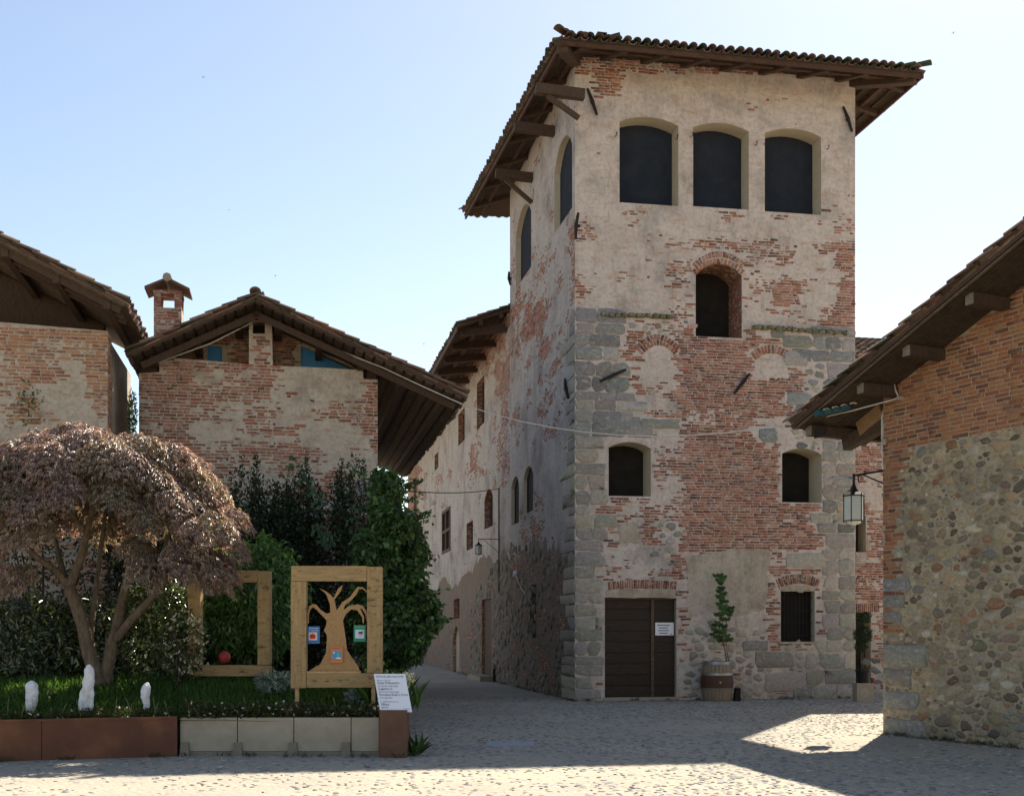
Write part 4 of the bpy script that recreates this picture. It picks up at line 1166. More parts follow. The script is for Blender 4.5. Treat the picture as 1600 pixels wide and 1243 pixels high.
# roof
OV = .85
ur, zr = FG.pix(399, 470, OV); ue, ze = FG.pix(726, 622, OV); ul, zl = FG.pix(204, 556, OV)
R0, E0, L0 = FG.w(ur, zr, OV), FG.w(ue, ze, OV), FG.w(ul, zl, OV)
Wd = Vector((WF[0], WF[1], 0)); RL = DG + 1.2
groof = None
for O, nm, ns in ((E0, 'right', 150), (L0, 'left', 90)):
    S = R0 - O; Hh = S.length
    d_ = deck('roof' if groof is None else 'roof_slope', O, Wd, S, RL, Hh, M['wood_dark'], gab if groof is None else groof)
    if groof is None: groof = d_
    tile_roof(groof, O + Vector((0, 0, .05)) - S.normalized() * .08, Wd, S, RL, Hh + .05, None, TILES_W, 'pink', ns, lambda e, s, t: -e)
    # battens across the overhang, rafters, barge board
    Sn = S.normalized(); nn = Wd.cross(Sn).normalized(); nn = nn if nn.z > 0 else -nn
    k = 0.12
    while k < Hh:
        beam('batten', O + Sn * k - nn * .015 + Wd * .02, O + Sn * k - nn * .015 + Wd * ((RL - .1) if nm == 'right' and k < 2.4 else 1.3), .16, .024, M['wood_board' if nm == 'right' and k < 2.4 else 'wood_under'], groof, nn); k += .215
    for i in range(int(Hh / .9) + 1):
        a = O + Sn * (.35 + i * .9); beam('purlin', a - nn * .12 + Wd * .5, a - nn * .12 + Wd * (RL - .2), .14, .16, M['wood_dark'], groof)
    beam('barge_board', O + Wd * .42 - nn * .15 + Sn * .1, R0 + Wd * .42 - nn * .15, .05, .13, M['wood_dark'], groof)
hip_caps(groof, R0 + Vector((0, 0, .03)), R0 + Wd * RL + Vector((0, 0, .03)), TILES, 'tower')
beam('post', FG.w(FG.pix(582, 600)[0], FG.pix(582, 598)[1], -.2), FG.w(FG.pix(582, 600)[0], FG.pix(582, 575)[1] + .25, -.2), .2, .2, M['wood_dark'], gab)
beam('post', FG.w(FG.pix(235, 600)[0], FG.pix(235, 590)[1], -.2), FG.w(FG.pix(235, 600)[0], FG.pix(235, 560)[1] + .1, -.2), .3, .3, M['wood_dark'], gab)
# chimney on the left slope
ch = None
pc = P(264, 500, 26.4)
m_ = MB(); m_.box((pc.x, pc.y, 7.85), Vector((*UF, 0)) * .29, Vector((*WF, 0)) * .29, (0, 0, .72)); chim = m_.build('chimney', M['plaster_left'], groof)
FCH = Frame((pc.x - UF[0] * .29 - WF[0] * .29, pc.y - UF[1] * .29 - WF[1] * .29), UF, NFR)
cz0 = EYE + (985 - 518) * 26.1 / F; cz1 = EYE + (985 - 487) * 26.1 / F
chb = course_bricks(FCH, 0, .58, 7.3, 8.56, lambda px, py: np.full(px.shape, .72), seed=61)
lay_bricks(FCH, chim, *chb, BRICKS_G, 'gable', 40, chb[2])
for sx in (-1, 1):
    for sy in (-1, 1):
        m_ = MB(); c_ = Vector((pc.x, pc.y, 8.72)) + Vector((*UF, 0)) * .215 * sx + Vector((*WF, 0)) * .215 * sy
        m_.box(c_, Vector((*UF, 0)) * .075, Vector((*WF, 0)) * .075, (0, 0, .16)); m_.build('pier', M['brick_reveal'], chim)
top = Vector((pc.x, pc.y, 9.02))
m_ = MB(); m_.box((pc.x, pc.y, 8.91), Vector((*UF, 0)) * .3, Vector((*WF, 0)) * .3, (0, 0, .035)); m_.build('lintel', M['brick_reveal'], chim)
for s in (-1, 1):
    m_ = MB(); a = top + Vector((0, 0, .13)); b = a + Vector((*UF, 0)) * .47 * s - Vector((0, 0, .22))
    for k in (-.42, 0.0):
        m_.hexa([a + Wd * k, b + Wd * k, b + Wd * (k + .4), a + Wd * (k + .4), a + Wd * k + Vector((0, 0, .05)), b + Wd * k + Vector((0, 0, .05)), b + Wd * (k + .4) + Vector((0, 0, .05)), a + Wd * (k + .4) + Vector((0, 0, .05))])
    m_.build('cap_slab', M['cortenpost'], chim)
m_ = MB(); m_.tube([top + Vector((0, 0, .17)) - Wd * .45, top + Vector((0, 0, .19)), top + Vector((0, 0, .17)) + Wd * .42], .095, 8); m_.build('ridge_cap', M['mortar'], chim)

# ------------------------------------------------------------------ barn at the left edge
lr = P(168, 985, 22.6)
FL = Frame((lr.x, lr.y), UF, NFR)
lh = root('brick_barn', FL.w(-2, 0, 0), 'brick barn at the left edge with deep boarded verge above the purple maple', 'building')
uA = -5.5; zA = FL.pix(0, 503)[1]; slope_top = (FL.pix(168, 517)[1] - zA) / (0 - FL.pix(0, 503)[0])
zc = FL.pix(168, 517)[1]; zU = zc + slope_top * uA
mb = MB(); mb.prism([FL.w(uA, -.1), FL.w(0, -.1), FL.w(0, zc), FL.w(uA, zU)], tuple(np.append(-FL.N * .5, 0))); l_wall = mb.build('front_wall', M['plaster_left'], lh)
FLS = Frame(FL.O, WF, UF)
OVL = 1.25
ue, ze = FL.pix(194, 478, OVL); ux, zx = FL.pix(0, 379, OVL)
Ee = FL.w(ue, ze, OVL); Xx = FL.w(ux, zx, OVL)
kk = (zx - ze) / (ux - ue)
mb = MB(); mb.prism([FL.w(u, z, -1.6) for u, z in ((uA, 6), (-.3, 6), (-.3, ze + kk * (-.3 - ue) - .02), (uA, ze + kk * (uA - ue) - .02))], tuple(np.append(-FL.N * .3, 0))); mb.build('loft_wall', M['wood_dark'], lh)
slab('side_wall', FLS, .502, 3.5, -.1, zc - .03, -.5, -.05, M['plaster_left'], lh)
slab('rear_wall', Frame(FL.O + WF * 3.5, UF, NFR), uA, -.05, -.1, zc - .03, -.3, -.003, M['plaster_left'], lh)
bl2 = course_bricks(FL, -4.2, 0, 1.5, zc - .02, lambda px, py: rects(px, py, .62, [(0, 490, 180, 530, 1), (0, 530, 60, 640, .72), (100, 560, 130, 650, .3), (140, 520, 172, 640, .85), (60, 600, 140, 680, .38), (0, 660, 170, 700, .2)]), seed=71, nscale=(1.5, 3))
lay_bricks(FL, l_wall, *bl2, BRICKS_L, 'left', 230, bl2[2] + bl2[1] * .03)
bl3 = course_bricks(FLS, 0, .5, 1.5, zc - .05, lambda px, py: np.full(px.shape, .8), seed=72); lay_bricks(FLS, l_wall, *bl3, BRICKS_L, 'left', 40, bl3[2])
OVL = 1.25
ue, ze = FL.pix(194, 478, OVL); ux, zx = FL.pix(0, 379, OVL)
Ee = FL.w(ue, ze, OVL); Xx = FL.w(ux, zx, OVL); S = (Xx - Ee).normalized(); Hh = 6.2
lroof2 = deck('roof', Ee, Wd, S, OVL + 3.4, Hh, M['wood_board'], lh)
tile_roof(lroof2, Ee + Vector((0, 0, .05)) - S * .06, Wd, S, OVL + 3.4, Hh, None, TILES_W, 'pink', 160, lambda e, s, t: -np.minimum(e, s * 1.2 + .1))
nn = Wd.cross(S).normalized(); nn = nn if nn.z > 0 else -nn
for i in range(5):
    a = Ee + S * (.30 + .95 * i); beam('rafter' if False else 'purlin', a - nn * .1 + Wd * .1, a - nn * .1 + Wd * 4.4, .12, .15, M['wood_dark'], lroof2)
for i, k in enumerate((.10, .48, .88)):
    beam('rafter', Ee + S * .05 + Wd * (k + .06) - nn * .07, Ee + S * Hh + Wd * (k + .06) - nn * .07, .11 if i else .07, .13, M['wood_dark'], lroof2)
k = .05
while k < OVL + .4:
    beam('plank', Ee + S * .02 + Wd * (k + .07) - nn * .008, Ee + S * Hh + Wd * (k + .07) - nn * .008, .135, .014, M['wood_board'], lroof2, nn); k += .15

# ------------------------------------------------------------------ stone and brick house at the right
rh = root('stone_house', FRH.w(2.5, 0, 0), 'rubble stone and orange brick house at the right edge with low tiled roof', 'building')
SLR = .384; ZR = 4.86; zc = 5.30
def ztop(u): return zc + SLR * (u if u < 5 else 10 - u)
mb = MB(); mb.prism([FRH.w(0, -.1), FRH.w(10, -.1), FRH.w(10, ztop(10)), FRH.w(5, ztop(5)), FRH.w(0, ztop(0))], tuple(np.append(-FRH.N * .5, 0)))
r_wall = mb.build('gable_wall', M['mortar'], rh)
FRS = Frame(FC, VR, -UR)
slab('side_wall', FRS, .501, 8, -.1, zc - .02, -.5, -.003, M['mortar'], rh)
slab('far_wall', Frame(FC + UR * 10, VR, UR), .501, 8, -.1, zc - .02, -.5, -.003, M['mortar'], rh)
slab('rear_wall', Frame(FC + VR * 8, UR, VR), 0, 10, -.1, zc - .02, -.5, 0, M['mortar'], rh)
def dens_r(px, py):
    xs = np.clip(px, 1380, 1620)
    bound = np.interp(xs, (1380, 1392, 1398, 1420, 1422, 1426, 1480, 1600, 1640), (992, 985, 735, 735, 705, 700, 690, 668, 660))
    jag = 9 * (vnoise(px * .0 + 3, py / 26.0, 77) - .2) * (py > 735)
    corner = (px < 1402 + 1.3 * jag) & (py < 985) & ~((py > 905) & (py < 925)) & ~((py > 950) & (py < 975))
    return np.where((py < bound) | corner, .99, .0)
br = course_bricks(FRH, 0, 4.2, .1, 7.2, dens_r, seed=81, bl=.25, bh=.053, joint=.011, jitter=.5)
k = br[1] < zc + SLR * br[0] - .04; br = [a[k] for a in br]
dcam = -br[0] * .02 + br[2] * .2
lay_bricks(FRH, r_wall, *br, BRICKS_R, 'right', 230, np.where(br[0] < 2.5, br[2] + .02 * rng.random(len(br[0])), 0))
BW = np.stack([br[0], br[1], br[2]], 1)
for q4 in ((1380, 902, 1422, 926), (1380, 955, 1410, 973), (1380, 1008, 1448, 1040), (1381, 1046, 1424, 1070), (1382, 1083, 1436, 1105), (1383, 1127, 1446, 1148), (1380, 930, 1412, 950)):
    a, zb = FRH.pix(q4[0], q4[3]); b, zt_ = FRH.pix(q4[2], q4[1]); blocks.append((id(FRH), a, b, zb, zt_)); stone_block(FRH, r_wall, a + .01, b, zb, zt_, .03, tint(np.array([(.25, .235, .20), (.21, .205, .19)]), 1)[0])
sz = [(random.uniform(.025, .045), random.uniform(.55, .85)) for _ in range(1300)] + [(random.uniform(.045, .075), random.uniform(.5, .8)) for _ in range(900)] + [(random.uniform(.075, .12), random.uniform(.45, .7)) for _ in range(330)] + [(random.uniform(.12, .19), random.uniform(.38, .55)) for _ in range(40)]
stones_on(FRH, r_wall, [(0.02, .03), (4.0, .03), (4.0, 5.2), (0.02, 5.2)], sz, 24, PEBBLES, 296, extra=free_of_bricks, hmul=.42)
# roof
Or = FRH.w(-1.1, ZR, .9); Sr = Vector((UR[0], UR[1], SLR)).normalized(); Er = Vector((VR[0], VR[1], 0)); HR = 6.1 * math.sqrt(1 + SLR ** 2)
rroof = deck('roof', Or, Er, Sr, 9.4, HR, M['wood_dark'], rh)
Rr = Or + Sr * HR; O2 = FRH.w(11.1, ZR, .9); S2 = (Rr - O2)
deck('roof_slope', O2, Er, S2, 9.4, S2.length, M['wood_dark'], rroof)
tile_roof(rroof, Or + Vector((0, 0, .05)) - Sr * .07, Er, Sr, 9.4, HR, None, TILES_W, 'pink', 150, lambda e, s, t: -e)
tile_roof(rroof, O2 + Vector((0, 0, .05)), Er, S2, 9.4, S2.length, None, TILES_W, 'pink', 0)
nr_ = Vector((-SLR * UR[0], -SLR * UR[1], 1)).normalized()
for u in (-.95, FRH.pix(1402, 600)[0] - .05, 1.22, FRH.pix(1572, 452)[0], 3.7, 4.9):
    zz = ZR + SLR * (u + 1.1) - .10
    beam('purlin', FRH.w(u, zz, -.3 if u > 0 else -1.5), FRH.w(u, zz, .68), .15, .16, M['wood_dark'], rroof)
    beam('purlin_end', FRH.w(u, zz, .681), FRH.w(u, zz, .69), .14, .15, M['panelfoot'], rroof)
for i in range(11):
    o_ = .06 + i * .085
    k_ = FRH.w(-1.05, ZR + SLR * .05 - .012, .9 - o_)
    beam('plank', k_ - nr_ * random.uniform(0, .012), k_ + Sr * (HR - .1) - nr_ * random.uniform(0, .012), .072, .016, M['wood_under'], rroof, nr_)
beam('verge_lath', Or + Sr * .05 + Er * .03 - nr_ * .03, Or + Sr * HR + Er * .03 - nr_ * .03, .03, .03, M['wood_board'], rroof)
for i in range(9):
    a = FRS.w(.5 + i * .9, 5.20, -.2); b = FRS.w(.5 + i * .9, 5.20 - SLR * 1.25, 1.05); beam('rafter', a, b, .10, .12, M['wood_dark'], rroof)
beam('eave_beam', FRS.w(.12, 4.90, -.1), FRS.w(.12, 4.66, 1.0), .15, .22, M['wood_dark'], rroof)
beam('eave_plank', FRS.w(.05, 5.06, .10), FRS.w(.05, 4.84, .62), .03, .24, M['wood_plank'], rroof)
m_ = MB(); m_.tube([FRH.w(.0, FRH.pix(1380, 615)[1], .04), FRH.w(1.22, FRH.pix(1482, 531)[1], .04), FRH.w(2.45, FRH.pix(1600, 437)[1], .04), FRH.w(5, 7.4, .04)], .025, 6); m_.build('conduit', M['iron'], rh)
# ------------------------------------------------------------------ planter bed
def mound(x, y):
    t = np.clip((y - 15.6) / 2.4, 0, 1); t = t * t * (3 - 2 * t)
    e = np.clip((-1.5 - x) / 1.5, 0, 1)
    return .46 + .40 * t * e + .05 * (fbm(x * 1.3, y * 1.3, 91) - .5)
def mz(x, y): return float(mound(np.array([x]), np.array([y]))[0])
planter = root('planter', (-4.2, 15.5, 0), 'raised planting bed edged in rusted steel and pale stone panels', 'planter')
def px_ground(px, Y): return ((px - CX) * Y / F, Y)
s0, s1 = np.array((-7.6, 14.43)), np.array((-4.27, 15.43))
def face_slab(name, a, b, z0, z1, t, m, par):
    a, b = np.array(a), np.array(b); d = (b - a) / np.linalg.norm(b - a); n = np.array((d[1], -d[0]))
    mb = MB(); p = [a, b, b - n * t, a - n * t]
    mb.hexa([(*v, z0) for v in p] + [(*v, z1) for v in p]); return mb.build(name, m, par)
sj = s0 + (s1 - s0) * .535
face_slab('steel_panel', s0, sj - (s1 - s0) * .0012, 0, .50, .012, M['corten'], planter); face_slab('steel_panel', sj + (s1 - s0) * .0012, s1, 0, .505, .012, M['corten'], planter)
face_slab('steel_rim', s0 - np.array((0, .012)), s1 - np.array((0, .012)), .478, .512, .05, M['corten'], planter)
xs = [px_ground(px, 15.5)[0] for px in (281, 371, 459, 548.5, 592.5)]
for a, b in zip(xs, xs[1:]): face_slab('stone_panel', (a + .006, 15.5), (b - .006, 15.5), .06, .49, .05, M['panel'], planter)
face_slab('plinth', (xs[0], 15.50), (xs[-1], 15.50), 0, .055, .05, M['panelfoot'], planter)
for px in (288, 371, 457, 540):
    x = px_ground(px, 15.46)[0]; mb = MB(); mb.hexa([(x - .062, 15.45, .0), (x + .062, 15.45, .0), (x + .062, 15.499, .0), (x - .062, 15.499, .0), (x - .05, 15.465, .175), (x + .05, 15.465, .175), (x + .05, 15.499, .175), (x - .05, 15.499, .175)]); mb.build('panel_foot', M['panelfoot'], planter)
mb = MB(); mb.abox(-1.675, -1.325, 15.27, 15.62, 0, .60); mb.build('corner_post', M['cortenpost'], planter)
face_slab('side_panel', (-1.33, 15.63), (-2.4, 24.3), 0, .46, .02, M['corten'], planter)
gx, gy = np.meshgrid(np.linspace(0, 1, 46), np.linspace(0, 1, 40))
xl = -11 + 0 * gy; xr = -1.36 - gy * .123 * 8.8
fy = np.interp(gx * 0 + (xl + (xr - xl) * gx), (-11, -7.6, -4.27, -1.3), (14.45 - .0, 14.45, 15.45, 15.55))
yy = fy + (24.4 - fy) * gy; xx = xl + (xr - xl) * gx
V = np.stack([xx, yy, mound(xx, yy)], -1).reshape(-1, 3); nx = 46
i, j = np.meshgrid(np.arange(45), np.arange(39)); a = (j * nx + i).ravel()
link('soil', np_mesh('soil', V, [np.stack([a, a + 1, a + nx + 1, a + nx], 1)], None, True), M['soil'], planter)

def front_y(x): return np.interp(x, (-11, -7.6, -4.27, -1.3), (14.5, 14.5, 15.5, 15.6))
# grass
n = 26000
x = rng.uniform(-8.2, -1.5, n); y = front_y(x) + .04 + rng.random(n) ** 1.3 * 3.2
k = fbm(x * 1.5, y * 1.5, 3) > .22; x, y = x[k], y[k]; n = len(x)
pos = np.stack([x, y, mound(x, y) - .01], 1); d = rand_unit(n) * .55; d[:, 2] = 1
col = tint(np.array([(.075, .15, .03), (.09, .19, .035), (.055, .12, .025), (.12, .19, .05)]), n, .15)
grass = link('grass', leaf_mesh('grass', pos, d, rand_unit(n), .07 + .09 * rng.random(n), np.full(n, .012), col, .1, .3), M['grass'])
tag(grass, 'bright green grass growing on the planted mound', 'grass', kind='stuff')
# creeping flowers along the edge
def creeping(name, label, cat_, x0, x1, n, hmax, palette, dens=1.0, wf=0.016):
    x = rng.uniform(x0, x1, n); y = front_y(x) + rng.normal(.05, .07, n).clip(-.03, .3)
    h = rng.random(n) ** 1.5 * hmax * (.4 + .9 * fbm(x * 2.5, y, 8))
    pos = np.stack([x, y, .48 + h], 1); d = rand_unit(n); d[:, 2] = np.abs(d[:, 2]) * .7
    me = leaf_mesh(name, pos, d, rand_unit(n) + np.array((0, 0, .7)), rng.uniform(.03, .06, n), rng.uniform(.012, .025, n), tint(np.array(palette), n, .25))
    o = link(name, me, M['leaf']); tag(o, label, cat_, kind='stuff')
    m = int(n * wf); q = rng.integers(0, n, m); st = MB()
    P_ = pos[q] + np.array((0, -.02, .03)); dd = rand_unit(m)
    pm = np.concatenate([P_] * 4); d4 = rand_unit(len(pm)); d4[:, 2] += .3
    link('flower_heads', leaf_mesh('flower_heads', pm, d4, rand_unit(len(pm)), .026, .022, np.tile((.75, .73, .66), (len(pm), 1))), M['petal'], o)['kind'] = 'stuff'
    for i in range(int((x1 - x0) * 9)):
        xx_ = random.uniform(x0, x1); yy_ = float(front_y(xx_)) + random.uniform(0, .1); hh = random.uniform(.1, .3)
        lean = random.uniform(-.12, .12)
        st.tube([(xx_, yy_, .46), (xx_ + lean * .5, yy_ - .02, .46 + hh * .6), (xx_ + lean, yy_ - .03, .46 + hh)], [.005, .004, .003], 4)
    st.build('dry_stems', mat('dry stems', (.22, .19, .09)), o)['kind'] = 'stuff'
creeping('flowering_groundcover', 'creeping green plants with small white flowers along the pale stone panels', 'groundcover', -4.25, -1.72, 4200, .22, [(.05, .07, .02), (.09, .10, .035), (.035, .04, .018), (.06, .035, .02)])
creeping('trailing_groundcover', 'sparse dry trailing plants along the rusted steel edge', 'groundcover', -7.5, -4.3, 2600, .14, [(.05, .06, .02), (.09, .09, .035), (.04, .035, .018), (.08, .055, .03)], wf=.01)
def silver(px, py, Y, r, label):
    c = P(px, py, Y); r0 = root('silver_plant', (c.x, c.y, mz(c.x, c.y)), label, 'plant')
    foliage('foliage', r0, 700, (c.x, c.y, mz(c.x, c.y) + .14), (r, r * .7, .16), .09, .022, [(.24, .30, .28), (.32, .37, .34), (.17, .23, .21)], M['leaf'], .3, .3, 5, 0)
silver(432, 1070, 17.0, .3, 'silvery grey leaved plant between the two timber frames'); silver(570, 1085, 16.7, .28, 'silvery grey leaved plant under the tree cut-out frame')

# ------------------------------------------------------------------ white plaster-like stumps
def stump(px, ptop, pbot, Y, w, label, lean=.0, legs=False):
    b = P(px, pbot, Y); H = (pbot - ptop) * Y / F
    r0 = root('white_sculpture', (b.x, b.y, b.z), label, 'sculpture', 'white sculptures in the grass')
    m_ = MB(); n = 9; pts, rs = [], []
    for i in range(n):
        t = i / (n - 1); pts.append((b.x + lean * t + .012 * math.sin(5 * t + px), b.y + .01 * math.cos(7 * t), b.z - .04 + (H + .04) * t))
        rs.append(w * (.62 + .38 * min(1, t * 1.8)) * (math.sqrt(max(0.05, 1 - max(0, (t - .8) / .2) ** 2)) if t > .8 else 1) * (1 + .1 * math.sin(9 * t + px)))
    m_.tube(pts, rs, 14)
    if legs:
        m_.tube([(b.x + .05, b.y - .02, b.z - .05), (b.x + .075, b.y - .02, b.z + .12), (b.x + .05, b.y, b.z + .3)], [.03, .025, .05], 8)
        m_.tube([(b.x - .07, b.y - .02, b.z - .05), (b.x - .07, b.y - .02, b.z + .15), (b.x - .02, b.y, b.z + .3)], [.045, .04, .05], 8)
    me = m_.mesh('body', True)
    o = link('body', me, M['white_paint'], r0)
    md = o.modifiers.new('sub', 'SUBSURF'); md.levels = md.render_levels = 3
    tx = bpy.data.textures.new('lump', 'CLOUDS'); tx.noise_scale = .08
    dm = o.modifiers.new('lump', 'DISPLACE'); dm.texture = tx; dm.strength = .035; dm.texture_coords = 'GLOBAL'
stump(49, 1062, 1106, 15.6, .085, 'short broad white lump sculpture at the far left of the bed')
stump(136, 1036, 1106, 15.75, .075, 'tallest white pillar-like sculpture in front of the maple trunk', .02, True)
stump(228, 1066, 1104, 15.8, .06, 'slim short white sculpture to the right of the maple trunk', .01)

# ------------------------------------------------------------------ timber frames
def timber_frame(name, label, fr, x0, x1, y0, y1, bw, bd):
    """four squared beams; outer picture rectangle on frame fr"""
    a, zb = fr.pix(x0, y1); b, _ = fr.pix(x1, y1); _, zt = fr.pix((x0 + x1) / 2, y0)
    r0 = root(name, fr.w((a + b) / 2, zb - .2, 0), label, 'frame')
    def bm(nm, u0, u1, z0, z1, dd=0):
        mb = MB(); mb.hexa([fr.w(u0, z0, bd / 2 + dd), fr.w(u1, z0, bd / 2 + dd), fr.w(u1, z0, -bd / 2), fr.w(u0, z0, -bd / 2), fr.w(u0, z1, bd / 2 + dd), fr.w(u1, z1, bd / 2 + dd), fr.w(u1, z1, -bd / 2), fr.w(u0, z1, -bd / 2)])
        o = mb.build(nm, M['wood_frame_x' if u1 - u0 > z1 - z0 else 'wood_frame'], r0); m = o.modifiers.new('edge', 'BEVEL'); m.width = .006; m.segments = 2
    bm('beam', a, b - bw - .004, zt - bw, zt); bm('beam', b - bw, b, zb + bw * .96 + .004, zt - .01, .004)
    bm('beam', a - .005, a + bw * .98, zb, zt - bw - .004, .003); bm('beam', a + bw * .98 + .004, b, zb + .005, zb + bw * .95)
    for u in (a + bw * .35, b - bw * .6):
        p = fr.w(u, zb, 0); m_ = MB(); m_.beam((p.x, p.y, mz(p.x, p.y) - .15), (p.x, p.y, zb + .01), .05, .05, (0, 1, 0)); m_.build('leg', M['wood_pale'], r0)
    return r0, a, b, zb, zt
c1 = P(455, 985, 16.2)
F1 = Frame((c1.x, c1.y), (math.cos(.06), math.sin(.06)), (math.sin(.06), -math.cos(.06)))
fr1, a1, b1, zb1, zt1 = timber_frame('tree_frame', 'yellowed timber frame holding a chipboard tree cut-out', F1, 456, 598, 884, 1074, .205, .16)
c2 = P(297, 985, 17.7)
F2 = Frame((c2.x, c2.y), (math.cos(-.05), math.sin(-.05)), (math.sin(-.05), -math.cos(-.05)))
fr2, *_ = timber_frame('empty_frame', 'empty timber frame half hidden by the drooping purple maple', F2, 297, 423, 891, 1056, .175, .16)
# chipboard tree, outline in picture points of the close-up (4.97x from 440,870)
def K(pts): return [(440 + x / 4.97, 870 + y / 4.97) for x, y in pts]
trunk = K([(192, 893), (300, 830), (345, 740), (352, 640), (350, 600), (328, 570), (345, 530), (350, 490), (318, 458), (270, 405), (247, 388), (226, 400), (213, 440), (210, 515), (200, 512), (203, 425), (216, 380), (244, 362), (268, 368), (300, 405), (348, 438), (378, 430), (376, 370), (352, 300), (335, 275), (290, 240), (340, 262), (380, 290), (402, 316), (440, 242), (475, 215), (460, 262), (440, 290), (408, 330), (420, 380), (428, 412), (470, 350), (530, 310), (565, 262), (590, 230), (630, 232), (664, 262), (662, 276), (630, 246), (600, 248), (580, 290), (545, 330), (490, 375), (480, 410), (520, 380), (590, 366), (632, 378), (664, 430), (660, 495), (650, 440), (625, 402), (608, 396), (640, 460), (638, 515), (628, 508), (625, 465), (585, 410), (540, 405), (500, 440), (476, 490), (487, 560), (500, 650), (508, 720), (545, 780), (590, 840), (618, 908), (192, 908)])
pts = [F1.pix(*p_) for p_ in trunk]
mb = MB(); mb.prism([F1.w(u, z, -.02) for u, z in pts], tuple(np.append(F1.N * .022, 0))); mb.build('tree_cutout', M['chipboard'], fr1)
u_, z_ = F1.pix(480, 1051); u2_, _ = F1.pix(564, 1051); slab('ledge', F1, u_, u2_, zb1 + .197, zb1 + .222, -.06, .07, M['wood_pale'], fr1)

def text(body, fr, u, z, size, m, parent, d, wmax=None, up=None, right=None, org=None):
    cu = bpy.data.curves.new('lettering', 'FONT'); cu.body = body; cu.size = size; cu.resolution_u = 2
    tmp = bpy.data.objects.new('tmp', cu); C.objects.link(tmp)
    dg = bpy.context.evaluated_depsgraph_get(); dg.update()
    me = bpy.data.meshes.new_from_object(tmp.evaluated_get(dg)); bpy.data.objects.remove(tmp); bpy.data.curves.remove(cu)
    me.materials.clear(); me.name = 'lettering'
    r_ = right or Vector((*fr.U, 0)); u_ = up or Vector((0, 0, 1)); n_ = r_.cross(u_)
    p = org if org is not None else fr.w(u, z, d)
    w_ = max((v.co.x for v in me.vertices), default=1)
    sx = min(1.6, wmax / w_) if wmax else 1.0
    me.transform(Matrix(((r_.x * sx, u_.x, n_.x, p.x), (r_.y * sx, u_.y, n_.y, p.y), (r_.z * sx, u_.z, n_.z, p.z), (0, 0, 0, 1))))
    return link('lettering', me, m, parent)
for i, wd_ in enumerate((.30, .22, .25, .20)):
    a_, z_ = FT.pix(1029, 976 + i * 4.2); slab('print_line', FT, a_ + (.30 - wd_) / 2, a_ + (.30 - wd_) / 2 + wd_, z_ - .012, z_ + .012, -.1035, -.102, M['ink_grey'], notice)
a_, z_ = FT.pix(1050, 991); slab('red_mark', FT, a_, a_ + .03, z_, z_ + .03, -.1035, -.102, M['orange_red'], notice)

cols = {'blue': flat('blue card', (.03, .16, .42)), 'green': flat('green card', (.025, .20, .13)), 'orange': flat('orange card', (.58, .19, .06)), 'cream': flat('cream print', (.74, .55, .34)), 'apple': flat('apple red', (.48, .02, .04)), 'pale': flat('pale blue print', (.42, .62, .78)), 'sky': flat('sky blue print', (.06, .30, .55)), 'skin': flat('peach print', (.70, .36, .20)), 'dark': flat('dark print blue', (.04, .05, .12)), 'lime': flat('lime print', (.30, .50, .10)), 'white': flat('white print', (.8, .8, .8)), 'yellow': flat('yellow print', (.65, .52, .08))}
def book(x0, x1, y0, y1, c, label, title, tcol, d):
    a, zb = F1.pix(x0, y1); b, zt = F1.pix(x1, y0)
    r0 = root('book_panel', F1.w((a + b) / 2, (zb + zt) / 2, d), label, 'book', 'books in the tree cut-out')
    slab('cover', F1, a, b, zb, zt, d, d + .03, cols[c], r0)
    w_, h_ = b - a, zt - zb
    for k, tl in enumerate(title):
        text(tl, F1, a + w_ * .12, zt - h_ * (.14 + .13 * k), h_ * .12, cols[tcol], r0, d + .0315, w_ * .76)
    return r0, a, zb, w_, h_, d + .031
def disc(nm, par, fr, u, z, ru, rz, d, m, n=18, t=.0015, a0=0, a1=2 * math.pi):
    mb = MB(); mb.prism([fr.w(u + ru * math.cos(a0 + (a1 - a0) * i / n), z + rz * math.sin(a0 + (a1 - a0) * i / n), d) for i in range(n)], tuple(np.append(fr.N * t, 0))); return mb.build(nm, m, par)
r0, a, zb, w_, h_, d_ = book(480.5, 499.5, 978, 1005, 'blue', 'blue book with a red apple picture, leftmost of three', ('Biancaneve', 'e i sette nani'), 'white', -.03)
slab('picture', F1, a + w_ * .1, a + w_ * .8, zb + h_ * .2, zb + h_ * .66, d_, d_ + .002, cols['cream'], r0)
m_ = []
cx_, cz_ = a + w_ * .43, zb + h_ * .42
disc('apple', r0, F1, cx_ - w_ * .1, cz_, w_ * .16, h_ * .14, d_ + .002, cols['apple']); disc('apple', r0, F1, cx_ + w_ * .08, cz_, w_ * .16, h_ * .14, d_ + .0042, cols['apple'])
slab('stalk', F1, cx_ - .004, cx_ + .004, cz_ + h_ * .1, cz_ + h_ * .2, d_ + .006, d_ + .007, cols['dark'], r0)
r0, a, zb, w_, h_, d_ = book(552.5, 571.5, 976, 1002, 'green', 'green book with a pale blue picture, rightmost of three', ('Pinocchio',), 'yellow', -.03)
slab('picture', F1, a + w_ * .13, a + w_ * .88, zb + h_ * .2, zb + h_ * .73, d_, d_ + .002, cols['pale'], r0)
disc('picture_blot', r0, F1, a + w_ * .55, zb + h_ * .42, w_ * .17, h_ * .12, d_ + .002, cols['skin']); disc('picture_blot', r0, F1, a + w_ * .58, zb + h_ * .54, w_ * .2, h_ * .07, d_ + .004, cols['dark']); disc('picture_blot', r0, F1, a + w_ * .72, zb + h_ * .63, w_ * .1, h_ * .06, d_ + .004, cols['lime'])
r0, a, zb, w_, h_, d_ = book(517, 536, 1009, 1035, 'orange', 'orange book with a night blue picture on the trunk of the cut-out', ('Il piccolo',), 'dark', .004)
